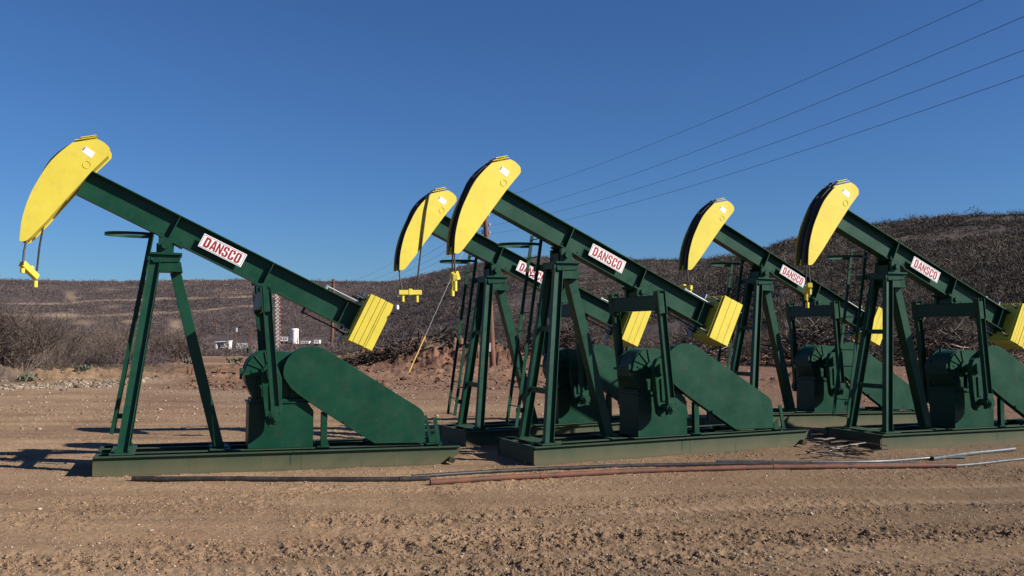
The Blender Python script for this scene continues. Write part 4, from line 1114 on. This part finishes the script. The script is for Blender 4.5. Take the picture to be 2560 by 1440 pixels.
# ---------------------------------------------------------------- far service site
def at_far(px, d): x = pxy(px, d); return Vector((x, d, gz(x, d)))
def simple_pole(px, ybase, ytop, d, label, lamp=False, r=.14):
    t = zat(px, ytop, d); b_ = Vector((t.x, d, gz(t.x, d)))
    e = empty('power_pole', b_); tag(e, label, 'utility pole')
    m = MB(); m.cyl((0, 0, -.3), t - b_, r, r * .75, n=8); m.build('shaft', M_wood, e)
    if lamp:
        m = MB(); m.cyl(t - b_ + Vector((.1, -.1, -.9)), t - b_ + Vector((.1, -.1, .1)), .32, n=10); m.build('transformer', M_porc, e)
simple_pole(412, 880, 818, 150, 'thin brown pole standing in the scrub between the legs of the leftmost unit')
simple_pole(569, 870, 806, 240, 'thin pole right behind the white shed')
simple_pole(590, 860, 820, 240, 'pole with a pale transformer beside the white fence panels', lamp=True)
simple_pole(627, 870, 808, 240, 'dark thin pole just left of the pitman of the leftmost unit')
simple_pole(749, 835, 806, 330, 'short distant pole above the cream tank', r=.18)
simple_pole(540, 835, 804, 330, 'pale post standing far up the scrub slope left of the shed', r=.2)
d = 268
# shed
p = at_far(560, d); e = empty('white_shed', p); tag(e, 'small white shed with open carport and a white car in front', 'shed')
def W(px): return (px) / FPX * d
w = W(34); h = W(20) 
m = MB(); m.box(-w / 2 + w * .62, w / 2, -1, 1.5, 0, h * .92); m.box(-w / 2, -w / 2 + w * .1, -1, 1.5, 0, h * .8); m.box(-w / 2, w * .12, 1.3, 1.5, 0, h * .8); m.build('wall', M_white, e)
m = MB(); m.prism([(-w / 2 - .15, h * .82), (w / 2 + .15, h * .93), (w / 2 + .15, h * 1.02), (-w / 2 - .15, h * .92)], -1.3, 1.7); m.build('roof', M_white, e)
m = MB(); m.box(w * .22, w * .30, -1.03, -1.003, h * .0, h * .55); m.box(w * .36, w * .45, -1.03, -1.003, h * .35, h * .65); m.build('door', M_glass, e)
p = at_far(562, d - 3); e = empty('parked_car', p); tag(e, 'tiny white car parked in front of the far white shed', 'car')
m = MB(); m.prism([(-.9, .3), (.9, .3), (.92, .6), (.55, .66), (.32, 1.0), (-.45, 1.0), (-.7, .68), (-.92, .62)], -.4, .4); m.build('body', M_white, e)
m = MB(); m.prism([(-.62, .69), (.48, .69), (.28, .95), (-.42, .95)], -.41, -.401); m.build('window', M_glass, e)
for xx in (-.55, .55):
    m = MB(); m.cyl((xx, -.43, .25), (xx, .43, .25), .24, n=10); m.build('wheel', M_dark, e)
# fence panels
p = at_far(605, d); e = empty('corrugated_fence', p); tag(e, 'low white corrugated fence right of the far shed', 'fence')
m = MB()
for k in range(14): m.box(-W(15) + k * W(30) / 14, -W(15) + (k + .62) * W(30) / 14, 0 if k % 2 else .05, .1 if k % 2 else .12, 0, W(14)); 
m.build('sheet', M_white, e)
m = MB()
for k in range(4): m.cyl((-W(15) + k * W(10), .3, -.2), (-W(15) + k * W(10), .3, W(15)), .08, n=6)
m.build('post', M_wood, e)
# tank
d = 292
p = at_far(737, d); e = empty('storage_tank', p); tag(e, 'upright cream storage tank on the far service site', 'tank')
m = MB(); zt = W(38); m.cyl((0, 0, 0), (0, 0, zt * .27), W(10.2), n=28); m.cyl((0, 0, zt * .27), (0, 0, zt * .92), W(9.8), n=28); m.build('shell', M_tank, e, smooth=True)
m = MB(); m.cyl((0, 0, zt * .92), (0, 0, zt), W(10.6), W(8.5), n=28); m.build('roof', M_white, e, smooth=True)
m = MB(); m.bar((W(8.5), -W(6.5), 0), (W(8.5), -W(6.5), zt), .08, .08, up=(1, 0, 0)); m.build('ladder', M_dark, e)
def trailer(px, wpx, hpx, dd, label, wheels=True):
    p = at_far(px, dd); e = empty('work_trailer', p); tag(e, label, 'trailer')
    w = wpx / FPX * dd; h = hpx / FPX * dd
    m = MB(); m.box(-w / 2, w / 2, -.9, .9, h * .35, h); m.box(-w / 2 - .1, w / 2 + .1, -.95, .95, h, h * 1.06); m.build('body', M_white, e, bevel=.03)
    m = MB()
    for k in range(3): x = -w / 2 + w * (.2 + .28 * k); m.box(x, x + w * .12, -.92, -.903, h * .6, h * .85)
    m.build('window', M_glass, e)
    for s in (-.28, .3):
        m = MB(); m.cyl((s * w, -.85, h * .2), (s * w, .85, h * .2), h * .2, n=10); m.build('wheel', M_dark, e)
trailer(711, 22, 16, d, 'long white trailer left of the cream tank')
trailer(765, 22, 10, d - 4, 'low white trailer just right of the cream tank')
trailer(794, 14, 13, d - 4, 'small boxy white trailer at the right end of the site')
# red and white mast
p = at_far(697, 200); e = empty('lattice_mast', p); tag(e, 'red and white lattice mast beside the pitman of the leftmost unit', 'mast')
zt = zat(690, 728, 200).z - p.z; hw = .42
m = MB()
for sx in (-1, 1):
    for sy in (-1, 1): m.bar((sx * hw, sy * hw, 0), (sx * hw - .35, sy * hw, zt), .10, .10, up=(1, 0, 0))
m.build('leg', M_red, e)
m = MB(); nb = 16
for k in range(nb):
    z0 = zt * k / nb; z1 = zt * (k + 1) / nb; o0 = -.35 * k / nb; o1 = -.35 * (k + 1) / nb
    for sy in (-1, 1): m.bar((-hw + o0, sy * hw, z0), (hw + o1, sy * hw, z1), .07, .07); m.bar((hw + o0, sy * hw, z0), (-hw + o1, sy * hw, z1), .07, .07)
    m.box(-hw + o1, hw + o1, -hw, hw, z1 - .04, z1 + .04)
m.build('bracing', M_white, e)
m = MB()
for k in (.78, .86, .93, .98): m.bar((-1.3 - .35 * k, 0, zt * k), (-.3, 0, zt * k), .12, .14, up=(0, 0, 1))
m.build('antenna', M_white, e)

# ---------------------------------------------------------------- light, sky, camera
SUN_AZ, SUN_EL = 106.0, 30.5
world = bpy.data.worlds.new('World'); scene.world = world; world.use_nodes = True
nt = world.node_tree; nt.nodes.clear()
sky = nt.nodes.new('ShaderNodeTexSky'); sky.sky_type = 'NISHITA'; sky.sun_disc = False
sky.sun_elevation = R(SUN_EL); sky.sun_rotation = R(SUN_AZ); sky.altitude = 600; sky.air_density = 1.0; sky.dust_density = .35; sky.ozone_density = 2.5
bg = nt.nodes.new('ShaderNodeBackground'); bg.inputs['Strength'].default_value = .052
out = nt.nodes.new('ShaderNodeOutputWorld')
tint = mix(nt, 1.0, sky.outputs[0], (0.393, 0.645, 1.000), 'MULTIPLY'); nt.links.new(tint, bg.inputs[0]); nt.links.new(bg.outputs[0], out.inputs[0])
ld = bpy.data.lights.new('sun', 'SUN'); ld.energy = 5.0; ld.angle = R(.53); ld.color = (1.0, .94, .86)
lo = bpy.data.objects.new('sun', ld); COL.objects.link(lo)
sv = Vector((math.sin(R(SUN_AZ)) * math.cos(R(SUN_EL)), math.cos(R(SUN_AZ)) * math.cos(R(SUN_EL)), math.sin(R(SUN_EL))))
lo.rotation_euler = sv.to_track_quat('Z', 'Y').to_euler(); lo.location = (30, -10, 30)

cd = bpy.data.cameras.new('camera'); cam = bpy.data.objects.new('camera', cd); COL.objects.link(cam)
cd.sensor_width = 36; cd.lens = 36 * FPX / 2560; cd.clip_end = 8000; cd.clip_start = .05
cam.location = (0, 0, CAMZ); cam.rotation_euler = (R(90 + 2.646), R(.06), 0)
scene.camera = cam
scene.view_settings.view_transform = 'Standard'; scene.view_settings.look = 'None'
scene.view_settings.exposure = .83; scene.view_settings.gamma = 1
scene.render.resolution_x = 1024; scene.render.resolution_y = 576
